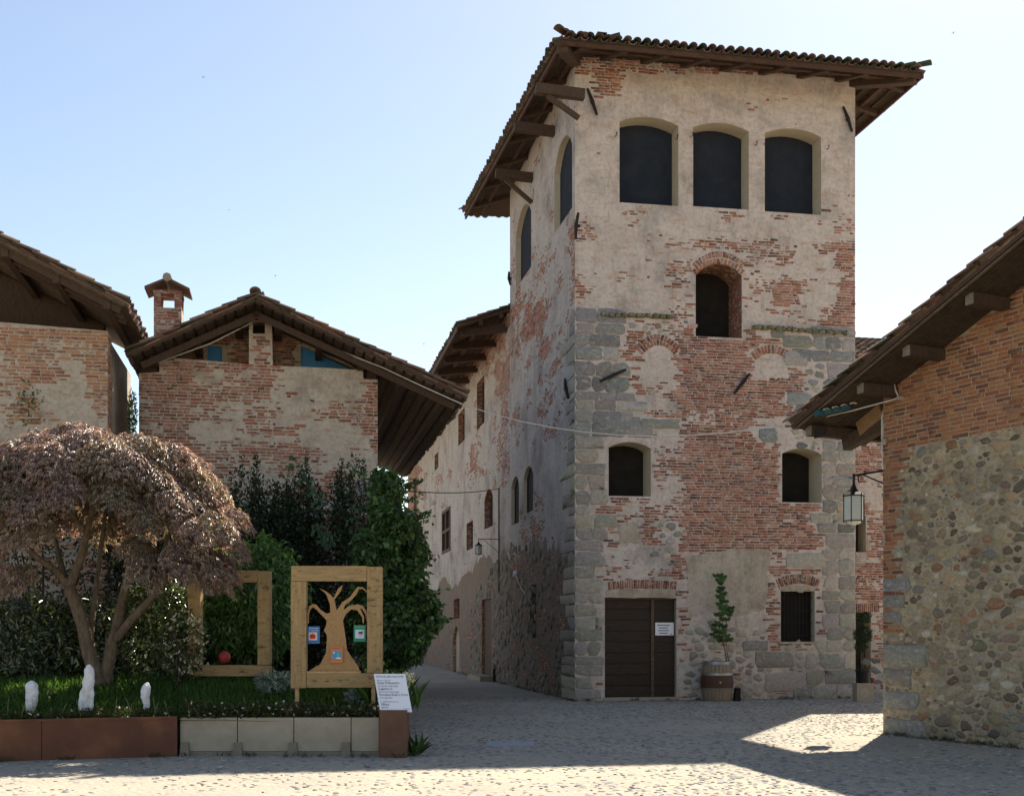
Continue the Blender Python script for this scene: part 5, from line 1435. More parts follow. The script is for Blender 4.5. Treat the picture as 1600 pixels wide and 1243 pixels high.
slab('picture', F1, a + w_ * .16, a + w_ * .88, zb + h_ * .2, zb + h_ * .72, d_, d_ + .002, cols['sky'], r0)
disc('picture_blot', r0, F1, a + w_ * .27, zb + h_ * .62, w_ * .06, h_ * .05, d_ + .002, cols['white']); slab('picture_bar', F1, a + w_ * .58, a + w_ * .66, zb + h_ * .34, zb + h_ * .62, d_ + .002, d_ + .004, cols['lime'], r0); disc('picture_blot', r0, F1, a + w_ * .62, zb + h_ * .24, w_ * .24, h_ * .10, d_ + .003, cols['white'], 12, .001, 0, math.pi)

# red ball resting on the lower beam of the far frame
bc = P(351, 1026, 17.7); m_ = MB(); m_.lathe((bc.x, bc.y, bc.z), [(.09 * math.cos(t), .09 * math.sin(t)) for t in np.linspace(-1.5, 1.5, 11)], 18)
o = m_.build('red_ball', M['red'], None, True); tag(o, 'small round red ball on the lower beam of the empty timber frame', 'ball')

# ------------------------------------------------------------------ sign on the corner post
tl, tr, bl, br_ = P(584, 1052, 15.62), P(633, 1052, 15.62), P(594, 1111.5, 15.3), P(644, 1111.5, 15.3)
sign = root('info_sign', ((bl.x + br_.x) / 2, 15.3, .6), 'slanting white sign with dark printed text on the rusted corner post', 'sign')
mid = (tl + tr + bl + br_) / 4
right = (tr - tl).normalized(); upv = (tl - bl); HS = upv.length; WS = (tr - tl).length
nrm = right.cross(upv.normalized()).normalized()
if nrm.y > 0: nrm = -nrm
mb = MB(); mb.hexa([bl, br_, br_ - nrm * .012, bl - nrm * .012, tl, tr, tr - nrm * .012, tl - nrm * .012]); mb.build('board', M['sign_white'], sign)
mb = MB(); mb.hexa([(-1.62, 15.50, .55), (-1.40, 15.50, .55), (-1.40, 15.53, .55), (-1.62, 15.53, .55), (-1.68, 15.64, .97), (-1.46, 15.64, .97), (-1.46, 15.67, .97), (-1.68, 15.67, .97)]); mb.build('bracket', M['cortenpost'], sign)
lines = [(.06, .10, .88, .052, 'FESTIVAL DEL LIBRO E DELLO SPORT', 'ink'), (.06, .195, .42, .045, 'Piazza a cura di', 'ink_grey'), (.06, .275, .70, .072, "Danilo D'Alessandro", 'ink'), (.06, .345, .65, .05, '#architettura #paesaggio', 'ink_grey'), (.06, .43, .44, .072, 'Guglielma srl', 'ink'), (.06, .50, .65, .05, '#costruzione #paesaggio', 'ink_grey'), (.06, .585, .90, .072, 'Floricultura Rosso e Croce', 'ink'), (.06, .655, .40, .05, '#orto #giardino', 'ink_grey'), (.06, .755, .57, .05, 'in collaborazione con', 'ink_grey'), (.06, .835, .26, .072, 'Viflora', 'ink'), (.06, .90, .22, .05, '#giardini', 'ink_grey'), (.77, .935, .19, .03, 'Candelo 2013', 'ink_grey')]
for fx, fy_, fw, fs, body, c in lines:
    org = tl + right * WS * fx - upv * fy_ - upv * .0 + nrm * .004
    text(body, None, 0, 0, fs * HS * 1.25, M[c], sign, 0, WS * fw, up=(upv.normalized()), right=right, org=org)

# ------------------------------------------------------------------ plants
def stem_tube(parent, pts, r0, r1, m='bark', name='branch', n=8):
    k = len(pts); pts = [Vector(p) for p in pts]
    fine = []
    for i in range(k - 1):
        for t in (0, .33, .66):
            p0 = pts[max(i - 1, 0)]; p1, p2 = pts[i], pts[i + 1]; p3 = pts[min(i + 2, k - 1)]
            fine.append(.5 * ((2 * p1) + (p2 - p0) * t + (2 * p0 - 5 * p1 + 4 * p2 - p3) * t * t + (3 * p1 - p0 - 3 * p2 + p3) * t ** 3))
    fine.append(pts[-1]); q = len(fine)
    mb = MB(); mb.tube(fine, [r0 + (r1 - r0) * i / (q - 1) * (1) + .004 * math.sin(i * 2.1) for i in range(q)], n)
    return mb.build(name, M[m], parent, True)

YM = 17.3
mb0 = P(158, 1062, YM); maple = root('maple_tree', (mb0.x, mb0.y, mz(mb0.x, mb0.y)), 'spreading purple leaved maple with forked bare trunks', 'tree')
def PP(pts, dy=0): return [P(x, y, YM + d) for x, y, d in pts]
stem_tube(maple, PP([(158, 1075, 0), (140, 1020, 0), (128, 970, -.05), (108, 915, -.1)]), .125, .085, name='trunk')
stem_tube(maple, PP([(162, 1075, .05), (172, 1020, .1), (185, 970, .2), (194, 925, .3), (215, 850, .3), (240, 770, .2)]), .11, .04, name='trunk')
for pts, a, b in (([(108, 915, -.1), (85, 890, -.2), (55, 868, -.4), (15, 830, -.6)], .07, .03), ([(108, 915, -.1), (125, 875, -.1), (135, 835, -.2), (150, 780, -.3), (180, 740, -.4)], .075, .03), ([(108, 918, -.1), (95, 880, .1), (88, 850, .3), (60, 780, .5)], .05, .025), ([(140, 1000, 0), (148, 940, .25), (156, 870, .4), (165, 800, .5)], .05, .028), ([(180, 1000, .1), (205, 968, 0), (240, 930, -.1), (268, 890, -.3), (300, 840, -.5), (330, 790, -.6)], .07, .03), ([(240, 930, -.1), (252, 890, .1), (262, 840, .2), (300, 780, .3)], .05, .025), ([(135, 835, -.2), (110, 800, -.4), (70, 760, -.6)], .04, .02), ([(150, 780, -.3), (200, 745, -.5), (260, 730, -.6)], .04, .02)):
    stem_tube(maple, PP(pts), a, b)
def maple_crown():
    pads = []
    c0 = P(158, 806, YM); rx, ry = 1.80, 1.6
    tries = 0
    while len(pads) < 205 and tries < 9000:
        tries += 1
        a = random.uniform(0, 2 * math.pi); r = math.sqrt(random.random())
        x = r * math.cos(a); y = r * math.sin(a)
        top = math.sqrt(max(0, 1 - r * r))
        lay = random.random()
        z = top * (1.0 if lay < .7 else random.uniform(.5, .9)) * .92
        if r > .8: z = random.uniform(-.45, .3) * 1.0 + top * .6
        jt = random.uniform(.90, 1.07); X, Y_, Z = c0.x + x * rx * jt, c0.y + y * ry * jt, c0.z + .05 + z * jt + random.uniform(-.07, .07)
        R = random.uniform(.22, .44) * (1.1 - .35 * r)
        if any((X - q[0]) ** 2 + (Y_ - q[1]) ** 2 + ((Z - q[2]) * 1.6) ** 2 < (.36 * (R + abs(q[3]))) ** 2 for q in pads): continue
        # open the middle of the underside, where the limbs show
        px_, py_ = CX + X * F / Y_, HY - (Z - EYE) * F / Y_
        if py_ > 838 and 60 < px_ < 205: continue
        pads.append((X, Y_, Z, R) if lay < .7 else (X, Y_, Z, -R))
    for px_, py_, d in ((215, 862, -1.0), (230, 880, -1.1), (222, 902, -1.15), (290, 850, -1.0), (320, 868, -1.1), (345, 880, -.9), (300, 895, -1.0), (330, 900, -.8), (355, 850, -.7), (372, 812, -.5), (20, 850, -.9), (40, 800, -1.2), (-10, 870, -.5), (335, 905, -.4), (30, 900, -.3), (345, 895, -1.1), (362, 850, -1.0), (280, 872, -1.2), (305, 830, -1.3), (340, 820, -1.2), (-5, 900, -.9), (15, 920, -.7), (55, 830, -1.2)):
        p = P(px_, py_, YM + d); pads.append((p.x, p.y, p.z, random.uniform(.2, .3)))
    pos, dr, nr2, cl, ln = [], [], [], [], []
    pal = np.array([(.30, .21, .175), (.24, .165, .135), (.37, .265, .22), (.22, .19, .105), (.28, .23, .135), (.42, .31, .27)])
    cc = np.array((c0.x, c0.y, c0.z - .3))
    for (X, Y_, Z, R) in pads:
        inner = R < 0; R = abs(R)
        k = int(430 * (R / .33) ** 2)
        a = rng.uniform(0, 2 * math.pi, k); r = np.sqrt(rng.random(k))
        out = np.array((X, Y_, Z)) - cc; out = out / (np.linalg.norm(out) + 1e-6); out[2] = min(out[2], .3)
        h = np.sqrt(np.clip(1 - r * r, 0, 1)) * R * .55
        lx, ly = np.cos(a) * r * R, np.sin(a) * r * R
        slope = -(lx * out[0] + ly * out[1]) * .55
        p = np.stack([X + lx, Y_ + ly, Z + h + slope - .5 * R * r ** 3], 1) + rng.normal(0, .02, (k, 3))
        d = np.stack([np.cos(a) * .5 + out[0] * .8, np.sin(a) * .5 + out[1] * .8, -.25 - .75 * r], 1) + rng.normal(0, .25, (k, 3))
        nn_ = np.stack([np.cos(a) * r * .7, np.sin(a) * r * .7, np.ones(k)], 1) + rng.normal(0, .3, (k, 3))
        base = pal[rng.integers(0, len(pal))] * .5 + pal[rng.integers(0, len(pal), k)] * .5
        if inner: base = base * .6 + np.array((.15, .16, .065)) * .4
        for w in (-.55, 0, .55):                                # three narrow lobes per leaf
            cw, sw = math.cos(w), math.sin(w)
            sd_ = np.cross(d, nn_); sd_ /= np.linalg.norm(sd_, axis=1, keepdims=True)
            dd = d / np.linalg.norm(d, axis=1, keepdims=True)
            pos.append(p); dr.append(dd * cw + sd_ * sw); nr2.append(nn_); cl.append(np.clip(base * np.exp(rng.normal(0, .32, (k, 1))), .01, .8)); ln.append(np.full(k, .085 if w == 0 else .065))
    pos, dr, nr2, cl, ln = map(np.concatenate, (pos, dr, nr2, cl, ln))
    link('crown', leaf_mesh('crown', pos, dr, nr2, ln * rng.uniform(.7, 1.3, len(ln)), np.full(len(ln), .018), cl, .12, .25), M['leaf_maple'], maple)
    return len(pads), len(pos)
print('maple', maple_crown())

def shrub(name, label, cx, cy, rz_px, Y, rx, ry, rz, n, ln, wd, pal, m='leaf', group=None, lump=.3, seed=1, droop=.3, shell=.5, nst=5, cat_='shrub'):
    c = P(cx, cy, Y); zb = mz(c.x, c.y)
    r0 = root(name, (c.x, c.y, zb), label, cat_, group)
    foliage('foliage', r0, n, (c.x, c.y, c.z), (rx, ry, rz), ln, wd, pal, M[m], lump, shell, seed, droop, zb + .02)
    for i in range(nst):
        a = random.uniform(0, 6.28); q = (c.x + math.cos(a) * rx * .5, c.y + math.sin(a) * ry * .5, c.z + rz * random.uniform(.1, .5))
        stem_tube(r0, [(c.x + math.cos(a) * .1, c.y + math.sin(a) * .1, zb - .05), ((c.x + q[0]) / 2 + .05, (c.y + q[1]) / 2, (zb + q[2]) / 2), q], .025, .010, 'bark_dark', 'stem', 6)
    return r0
GL = [(.06, .085, .03), (.08, .11, .04), (.042, .06, .024), (.11, .135, .055)]
GD = [(.022, .034, .016), (.03, .045, .02), (.018, .026, .012), (.04, .05, .024)]
GB = [(.085, .17, .045), (.10, .20, .05), (.065, .135, .04), (.13, .22, .075)]
shrub('glossy_shrub', 'glossy evergreen shrub at the left edge behind the grass', 40, 1005, 0, 18.6, 1.1, .7, .75, 4200, .11, .045, GL, 'leaf_gloss', 'glossy shrubs behind the grass', seed=3)
shrub('glossy_shrub', 'glossy evergreen shrub filling the gap behind the maple trunks', 150, 1000, 0, 18.9, 1.0, .7, .7, 3600, .10, .042, GL, 'leaf_gloss', 'glossy shrubs behind the grass', seed=6)
shrub('glossy_shrub', 'pale flecked glossy shrub between maple trunk and empty timber frame', 245, 985, 0, 18.0, .62, .55, .78, 3600, .095, .045, [(.07, .095, .035), (.10, .125, .05), (.05, .07, .025)], 'leaf_gloss', 'glossy shrubs behind the grass', seed=8)
shrub('dark_hedge', 'tall dark hedge against the barn wall behind the maple', 60, 880, 0, 20.6, 2.6, .8, 1.5, 6500, .10, .04, GD, 'leaf', None, seed=12, cat_='hedge')
shrub('dark_hedge', 'dark hedge behind the empty timber frame', 300, 930, 0, 20.3, 1.1, .7, 1.3, 4500, .10, .04, GD, 'leaf', None, seed=13, cat_='hedge')
shrub('dark_hedge', 'dark leafy shrub filling the gap between the two barns', 212, 830, 0, 21.6, .55, .5, 1.5, 2600, .10, .04, GD, 'leaf', None, seed=14, cat_='hedge')
shrub('green_maple', 'bright green low maple between the two timber frames', 405, 930, 0, 18.9, .72, .6, .95, 3600, .12, .045, GB, 'leaf', None, seed=15, droop=.8, lump=.35)
shrub('green_maple', 'bright green foliage seen through the empty timber frame', 350, 985, 0, 18.8, .6, .5, .6, 1800, .12, .045, GB, 'leaf', None, seed=16, droop=.8, lump=.35)
# upright dark shrubs along the gable wall
fs = shrub('flowering_shrub', 'loose shrub with small white flowers over the left beam of the empty frame', 282, 1005, 0, 17.3, .34, .3, .5, 650, .07, .035, GL, 'leaf', None, seed=9)
q_, _n = blob_points(130, tuple(P(288, 1005, 17.2)), (.34, .3, .48), .3, .6, 19)
link('flower_heads', leaf_mesh('flower_heads', np.repeat(q_, 3, 0), rand_unit(390), rand_unit(390), .035, .026, np.tile((.66, .62, .56), (390, 1))), M['petal'], fs)['kind'] = 'stuff'
GDk = [(.032, .05, .024), (.042, .062, .03), (.025, .037, .018), (.05, .074, .036)]
for i, (px, ptop, w_, nm) in enumerate(((375, 690, .48, 'farthest left'), (432, 725, .5, 'second from the left'), (470, 700, .42, 'middle'), (515, 735, .5, 'fourth from the left'), (548, 690, .34, 'fifth from the left'), (600, 735, .34, 'nearest the street'), (405, 735, .5, 'between the first two'), (455, 745, .55, 'lowest and broadest'))):
    Y = 22.6 if i < 5 else 23.0
    c = P(px, 985, Y); zb = .5; zt_ = EYE + (985 - ptop) * Y / F
    r0 = root('columnar_shrub', (c.x, c.y, zb), 'dark upright shrub in front of the gabled barn, %s of the row' % nm, 'shrub', 'upright shrubs along the barn')
    foliage('foliage', r0, 3600, (c.x, c.y, zb + (zt_ - zb) * .42), (w_ * 1.35, .5, (zt_ - zb) * .5), .09, .035, GDk, M['leaf'], .3, .25, 20 + i, -.4)
    for k in range(5):                                          # loose spires on top
        x_ = c.x + random.uniform(-w_, w_) * .9; h_ = zt_ - random.uniform(0, 1.0)
        n_ = 170; t_ = rng.random(n_); p_ = np.stack([x_ + rng.normal(0, .06, n_) * (1.3 - t_), c.y + rng.normal(0, .06, n_), h_ - 1.5 * (1 - t_)], 1)
        d_ = rand_unit(n_); d_[:, 2] = np.abs(d_[:, 2]) + .3
        link('spray', leaf_mesh('spray', p_, d_, rand_unit(n_), .075, .03, tint(np.array(GDk), n_, .2)), M['leaf'], r0)['kind'] = 'stuff'
        stem_tube(r0, [(x_ * .5 + c.x * .5, c.y, zb), (x_, c.y, zb + 1), (x_, c.y, h_ - .1)], .02, .006, 'bark_dark', 'stem', 5)
# broad leaved climber leaning over the street
VG = [(.06, .115, .036), (.08, .15, .045), (.05, .09, .03), (.12, .20, .07)]
vine = root('climbing_vine', (P(600, 985, 21).x, 21.0, .45), 'tall broad leaved climber leaning over the street beside the timber frame', 'climber')
for k in range(64):
    py = 748 + 266 * random.random() ** .75; hw = float(np.interp(py, (745, 800, 850, 900, 960, 1015), (10, 22, 36, 50, 55, 40))); px = float(np.interp(py, (745, 860, 1010), (598, 611, 607))) + random.uniform(-1, 1) * hw
    c = P(px, py, 20.8 + random.uniform(-.6, .6)); r_ = random.uniform(.12, .32) * (.75 if py < 850 else 1)
    foliage('foliage', vine, max(30, int(820 * r_ * r_ / .1)), tuple(c), (r_, r_, r_ * random.uniform(.7, 1.4)), .115, .085, VG, M['leaf'], .55, .1, 300 + k, .6)
foliage('foliage', vine, 1100, tuple(P(604, 935, 21.1)), (.42, .3, .7), .135, .10, VG, M['leaf'], .4, .2, 31, .6)
for k in range(26):                                            # loose shoots standing out of the mass
    py = random.uniform(752, 985); hw = float(np.interp(py, (745, 800, 850, 900, 960, 1015), (10, 22, 36, 50, 55, 40))); s_ = random.choice((-1, 1, 1)); px = float(np.interp(py, (745, 860, 1010), (598, 611, 607))) + s_ * hw * .8
    a = np.array(P(px, py, 20.5)); L_ = random.uniform(.35, .75); dv = np.array((s_ * random.uniform(.3, .8), -.2, random.uniform(.2, 1.0))); dv /= np.linalg.norm(dv)
    t_ = rng.random(22); q_ = a + dv * (t_ * L_)[:, None] - np.array((0, 0, .25)) * (t_ ** 2 * L_)[:, None] + rng.normal(0, .03, (22, 3)); d_ = rand_unit(22); d_[:, 2] -= .5
    link('shoot', leaf_mesh('shoot', q_, d_, rand_unit(22) + np.array((0, -.5, .5)), rng.uniform(.06, .12, 22), rng.uniform(.04, .085, 22), tint(np.array(VG), 22, .3)), M['leaf'], vine)['kind'] = 'stuff'
    stem_tube(vine, [tuple(a), tuple(a + dv * L_ * .5 - np.array((0, 0, .06)) * L_), tuple(a + dv * L_ - np.array((0, 0, .25)) * L_)], .008, .004, 'bark_dark', 'stem', 4)
for px in (575, 595, 612): stem_tube(vine, [P(px, 1060, 20.8), P(px + 6, 960, 20.8), P(px - 4, 860, 20.8), P(px + 4, 780, 20.8)], .03, .012, 'bark_dark', 'stem', 6)
# flecks of brighter vine on the shrubs
lv = root('hanging_vine', tuple(P(470, 760, 21.8)), 'thin vine with bright leaves trailing over the dark shrubs', 'climber')
for (x0, y0, x1, y1) in ((455, 715, 505, 790), (550, 800, 565, 885), (490, 820, 520, 850)):
    pts = [P(x0 + (x1 - x0) * t + 6 * math.sin(7 * t), y0 + (y1 - y0) * t, 21.75) for t in np.linspace(0, 1, 6)]
    stem_tube(lv, pts, .008, .005, 'bark_dark', 'stem', 5)
    for t in np.linspace(0, 1, 26):
        p = np.array(P(x0 + (x1 - x0) * t + random.uniform(-8, 8), y0 + (y1 - y0) * t + random.uniform(-6, 6), 21.7))[None]
        link('leaf', leaf_mesh('leaf', p, np.array([[random.uniform(-1, 1), -.3, -.8]]), np.array([[.1, -1, .6]]), [random.uniform(.07, .14)], [random.uniform(.06, .11)], tint(np.array([(.05, .14, .045), (.04, .10, .035)]), 1)), M['leaf'], lv)
# weeds rooted in the barn wall and gap
for (px, py, Y, h, w_, lab) in ((44, 668, 22.4, .75, .30, 'green weed growing out of the left barn wall'), (14, 680, 22.4, .35, .12, 'small weed on the left barn wall beside a larger one'), (207, 672, 23.4, .62, .06, 'thin weed in the gap between the two barns')):
    c = P(px, py, Y); r0 = root('wall_weed', tuple(c), lab, 'plant')
    foliage('foliage', r0, int(260 + 500 * w_), tuple(c + Vector((0, 0, h * .5))), (w_, .12, h * .75), .085, .03, [(.08, .15, .04), (.10, .18, .05), (.06, .11, .03)], M['leaf'], .35, .1, 40 + px, -.6)
    for k in range(3): stem_tube(r0, [tuple(c - Vector((0, 0, h * .3))), (c.x + random.uniform(-w_, w_) * .4, c.y, c.z + h * .4), (c.x + random.uniform(-w_, w_) * .7, c.y, c.z + h * .9)], .01, .004, 'bark_dark', 'stem', 5)
# tufts by the post and lilies
tf = root('iris_clump', (-1.9, 16.6, .5), 'green strap leaved clump beside the right foot of the tree frame', 'plant')
n = 160; p = np.stack([rng.normal(-1.72, .17, n), rng.normal(16.6, .15, n), np.full(n, .5)], 1); d = rand_unit(n) * .4; d[:, 2] = 1
link('foliage', leaf_mesh('foliage', p, d, rand_unit(n), rng.uniform(.3, .6, n), np.full(n, .022), tint(np.array(GB), n, .2), .1, .3), M['leaf'], tf)
for i in range(9):
    x_ = random.gauss(-1.68, .16); zf = random.uniform(.9, 1.15); m_ = MB(); m_.tube([(x_, 16.5, .5), (x_ + .03, 16.48, zf)], [.006, .004], 5); m_.build('stem', mat('flower stem', (.10, .16, .05)) if i == 0 else bpy.data.materials['flower stem'], tf)
    pp = np.tile((x_ + .03, 16.48, zf), (9, 1)); link('flower', leaf_mesh('flower', pp, rand_unit(9), rand_unit(9), .055, .03, np.tile((.42, .50, .16), (9, 1))), M['petal'], tf)
wf = root('white_flower', (-1.30, 15.75, .0), 'white flower head rising beside the top of the slanting sign', 'flower')
fp = P(639, 1060, 15.7); m_ = MB(); m_.tube([(-1.31, 15.72, 0), (fp.x - .01, 15.72, .5), (fp.x, 15.7, fp.z)], [.008, .007, .005], 6); m_.build('stem', bpy.data.materials['flower stem'], wf)
pp = np.array(fp)[None] + rng.normal(0, .035, (60, 3)); link('flower_head', leaf_mesh('flower_head', pp, rand_unit(60), rand_unit(60), .04, .028, np.where(rng.random((60, 1)) < .8, (.78, .76, .66), (.5, .52, .12))), M['petal'], wf)
tg = root('grass_tuft', (-1.27, 15.6, 0), 'grass tuft growing at the foot of the rusted corner post', 'grass tuft')
n = 34; p = np.stack([rng.normal(-1.27, .03, n), rng.normal(15.58, .08, n), np.full(n, 0)], 1); d = rand_unit(n) * .7; d[:, 2] = 1; d[:, 0] = np.abs(d[:, 0])
link('foliage', leaf_mesh('foliage', p, d, rand_unit(n), rng.uniform(.1, .3, n), np.full(n, .012), tint(np.array(GB), n, .2), .1, .5), M['leaf'], tg)

# ------------------------------------------------------------------ barrel with a vine
YB = 27.05 - .1
bc = P(1127, 1097, 27.0); bx, by = bc.x, FT.w(FT.pix(1127, 1090)[0], 0, .55).y
barrel = root('wine_barrel', (bx, by, 0), 'wine barrel planter with zinc hoops and a brown painted belly', 'barrel')
H_ = .90
def rb(z): return .305 + .065 * math.sin(math.pi * min(1, max(0, z / H_)))
ns_ = 24
M['stave'] = mat('pale barrel oak', (.30, .235, .16), (.22, .165, .105), 8, .7, .4, 40, stretch=(4, 4, .6)); M['bellypaint'] = mat('brown barrel paint', (.10, .045, .028), (.075, .035, .022), 8, .6)
for k in range(ns_):
    mb = MB(); a0, a1 = 2 * math.pi * (k + .04) / ns_, 2 * math.pi * (k + .96) / ns_
    zs = np.linspace(0, H_, 9)
    for z0, z1 in zip(zs, zs[1:]):
        c_ = []
        for z in (z0, z1):
            for a, dr_ in ((a0, 0), (a1, 0), (a1, -.025), (a0, -.025)): c_.append((bx + (rb(z) + dr_) * math.cos(a), by + (rb(z) + dr_) * math.sin(a), z))
        mb.hexa(c_)
    mb.build('stave', M['stave'], barrel)
def band(nm, z0, z1, m, off=.006):
    mb = MB(); n = 32
    zs = np.linspace(z0, z1, 5); mb.lathe((bx, by, 0), [(rb(z) + off, z) for z in zs], n); mb.f = mb.f[:-2]
    mb.build(nm, m, barrel, True)
band('belly_band', .31, .585, M['bellypaint'], .004)
for z0, z1 in ((.84, .905), (.60, .645), (.255, .30), (.02, .06)): band('hoop', z0, z1, M['steel'] if z1 > .5 else M['panelfoot'], .007)
m_ = MB(); m_.lathe((bx, by, .80), [(.30, 0), (.30, .02)], 24); m_.build('soil', M['soil'], barrel)
m_ = MB(); m_.tube([(bx + .02, by - .38, .44), (bx + .02, by - .365, .44)], [.022, .022], 10); m_.build('bung', M['steel'], barrel)
bw2 = root('brick_wedge', (bx + .47, by, 0), 'dark block standing on the ground just right of the barrel', 'block')
m_ = MB(); m_.hexa([(bx + .38, by - .12, 0), (bx + .52, by - .12, 0), (bx + .52, by + .1, 0), (bx + .38, by + .1, 0), (bx + .42, by - .1, .30), (bx + .53, by - .1, .30), (bx + .53, by + .1, .30), (bx + .42, by + .1, .30)]); m_.build('body', M['black'], bw2)
vn = root('barrel_vine', (bx + .12, by, .8), 'young grape vine climbing upright out of the barrel', 'vine')
vp = [P(x, y, by) for x, y in ((1136, 1040), (1132, 1010), (1124, 985), (1127, 950), (1130, 925), (1124, 905), (1121, 893))]
stem_tube(vn, vp, .016, .006, 'bark', 'stem', 6); stem_tube(vn, [P(1140, 1042, by), P(1134, 1000, by), P(1136, 975, by), P(1128, 960, by)], .012, .006, 'bark', 'stem', 6)
spots = [(1118, 897), (1124, 896), (1131, 899), (1128, 903), (1122, 903), (1125, 909), (1127, 916), (1124, 921), (1130, 925), (1126, 931), (1129, 937), (1123, 941), (1131, 944), (1136, 948), (1142, 953), (1139, 958), (1132, 955), (1126, 959), (1121, 957), (1129, 964), (1136, 965), (1120, 970), (1125, 973), (1132, 976), (1115, 980), (1121, 984), (1128, 985), (1113, 988), (1120, 991), (1127, 993), (1136, 991), (1140, 996), (1133, 998), (1124, 998), (1130, 982), (1117, 974), (1128, 948), (1134, 937), (1123, 929), (1143, 947)]
for x_, y_ in spots:
    p = np.array(P(x_ + random.uniform(-1, 1), y_, by - random.uniform(.0, .12)))
    k = 5; aa = np.linspace(-1.25, 1.25, k) + random.uniform(-.3, .3); nn_ = np.array((random.uniform(-.4, .4), -1, random.uniform(.1, .7)))
    d = np.stack([np.sin(aa), np.full(k, -.25), -np.cos(aa)], 1)
    me = leaf_mesh('leaf', np.tile(p, (k, 1)), d, np.tile(nn_, (k, 1)), np.full(k, random.uniform(.085, .13)), np.full(k, .075), np.tile(tint(np.array([(.05, .11, .022), (.07, .14, .03), (.04, .085, .02)]), 1)[0], (k, 1)), .1, .1)
    link('leaf', me, M['leaf'], vn)

# ------------------------------------------------------------------ potted tree on a stone box by the gap
bx2, by2 = 7.965, 27.45
box = root('stone_box', (bx2, by2, 0), 'square stone block with a round hollow in its face', 'stone block')
m_ = MB(); m_.abox(bx2 - .19, bx2 + .19, by2 - .19, by2 + .19, 0, .42); bo_ = m_.build('block', M['panel'], box)
fb = Frame((bx2 - .19, by2 - .19), (1, 0), (0, -1)); disc('hollow', box, fb, .18, .21, .095, .095, .001, M['plaster_left'], 24, .004)
m_ = MB(); m_.lathe((bx2, by2 - .0, 0), [(.10, .20), (.10, .21)], 12); bpy.data.meshes
rp = root('red_board', (bx2 + .24, by2 + .06, 0), 'narrow bright red board leaning behind the stone block', 'board')
m_ = MB(); m_.hexa([(bx2 + .195, by2 + .0, 0), (bx2 + .225, by2 - .02, 0), (bx2 + .225, by2 + .16, 0), (bx2 + .195, by2 + .16, 0), (bx2 + .235, by2 + .02, .53), (bx2 + .27, by2 + .0, .53), (bx2 + .27, by2 + .18, .53), (bx2 + .235, by2 + .18, .53)]); m_.build('panel', M['orange_red'], rp)
pot = root('potted_shrub', (bx2, by2, .42), 'small clipped shrub in a black pot on the stone block', 'potted plant')
m_ = MB(); m_.lathe((bx2, by2, .421), [(.13, 0), (.165, .26), (.178, .27), (.178, .30), (.15, .30), (.14, .27)], 20); m_.build('pot', flat('black plastic', (.012, .012, .012), .4), pot)
m_ = MB(); m_.lathe((bx2, by2, .69), [(.139, 0), (.139, .01)], 16); m_.build('soil', M['soil'], pot)
stem_tube(pot, [(bx2 - .02, by2, .69), (bx2 - .04, by2, 1.0), (bx2 - .01, by2, 1.35)], .014, .01, 'bark', 'stem', 6); stem_tube(pot, [(bx2 + .02, by2, .69), (bx2 + .0, by2, 1.0), (bx2 + .03, by2, 1.8)], .012, .008, 'bark', 'stem', 6)
for (dx, z_, r_, n_) in ((.0, 1.52, .21, 700), (.02, 1.9, .15, 380), (-.05, 1.25, .13, 260)):
    foliage('foliage', pot, n_, (bx2 + dx, by2, z_), (r_, r_, r_ * .8), .07, .018, [(.03, .055, .022), (.04, .07, .03), (.022, .04, .018)], M['leaf'], .25, .2, 70, .2)

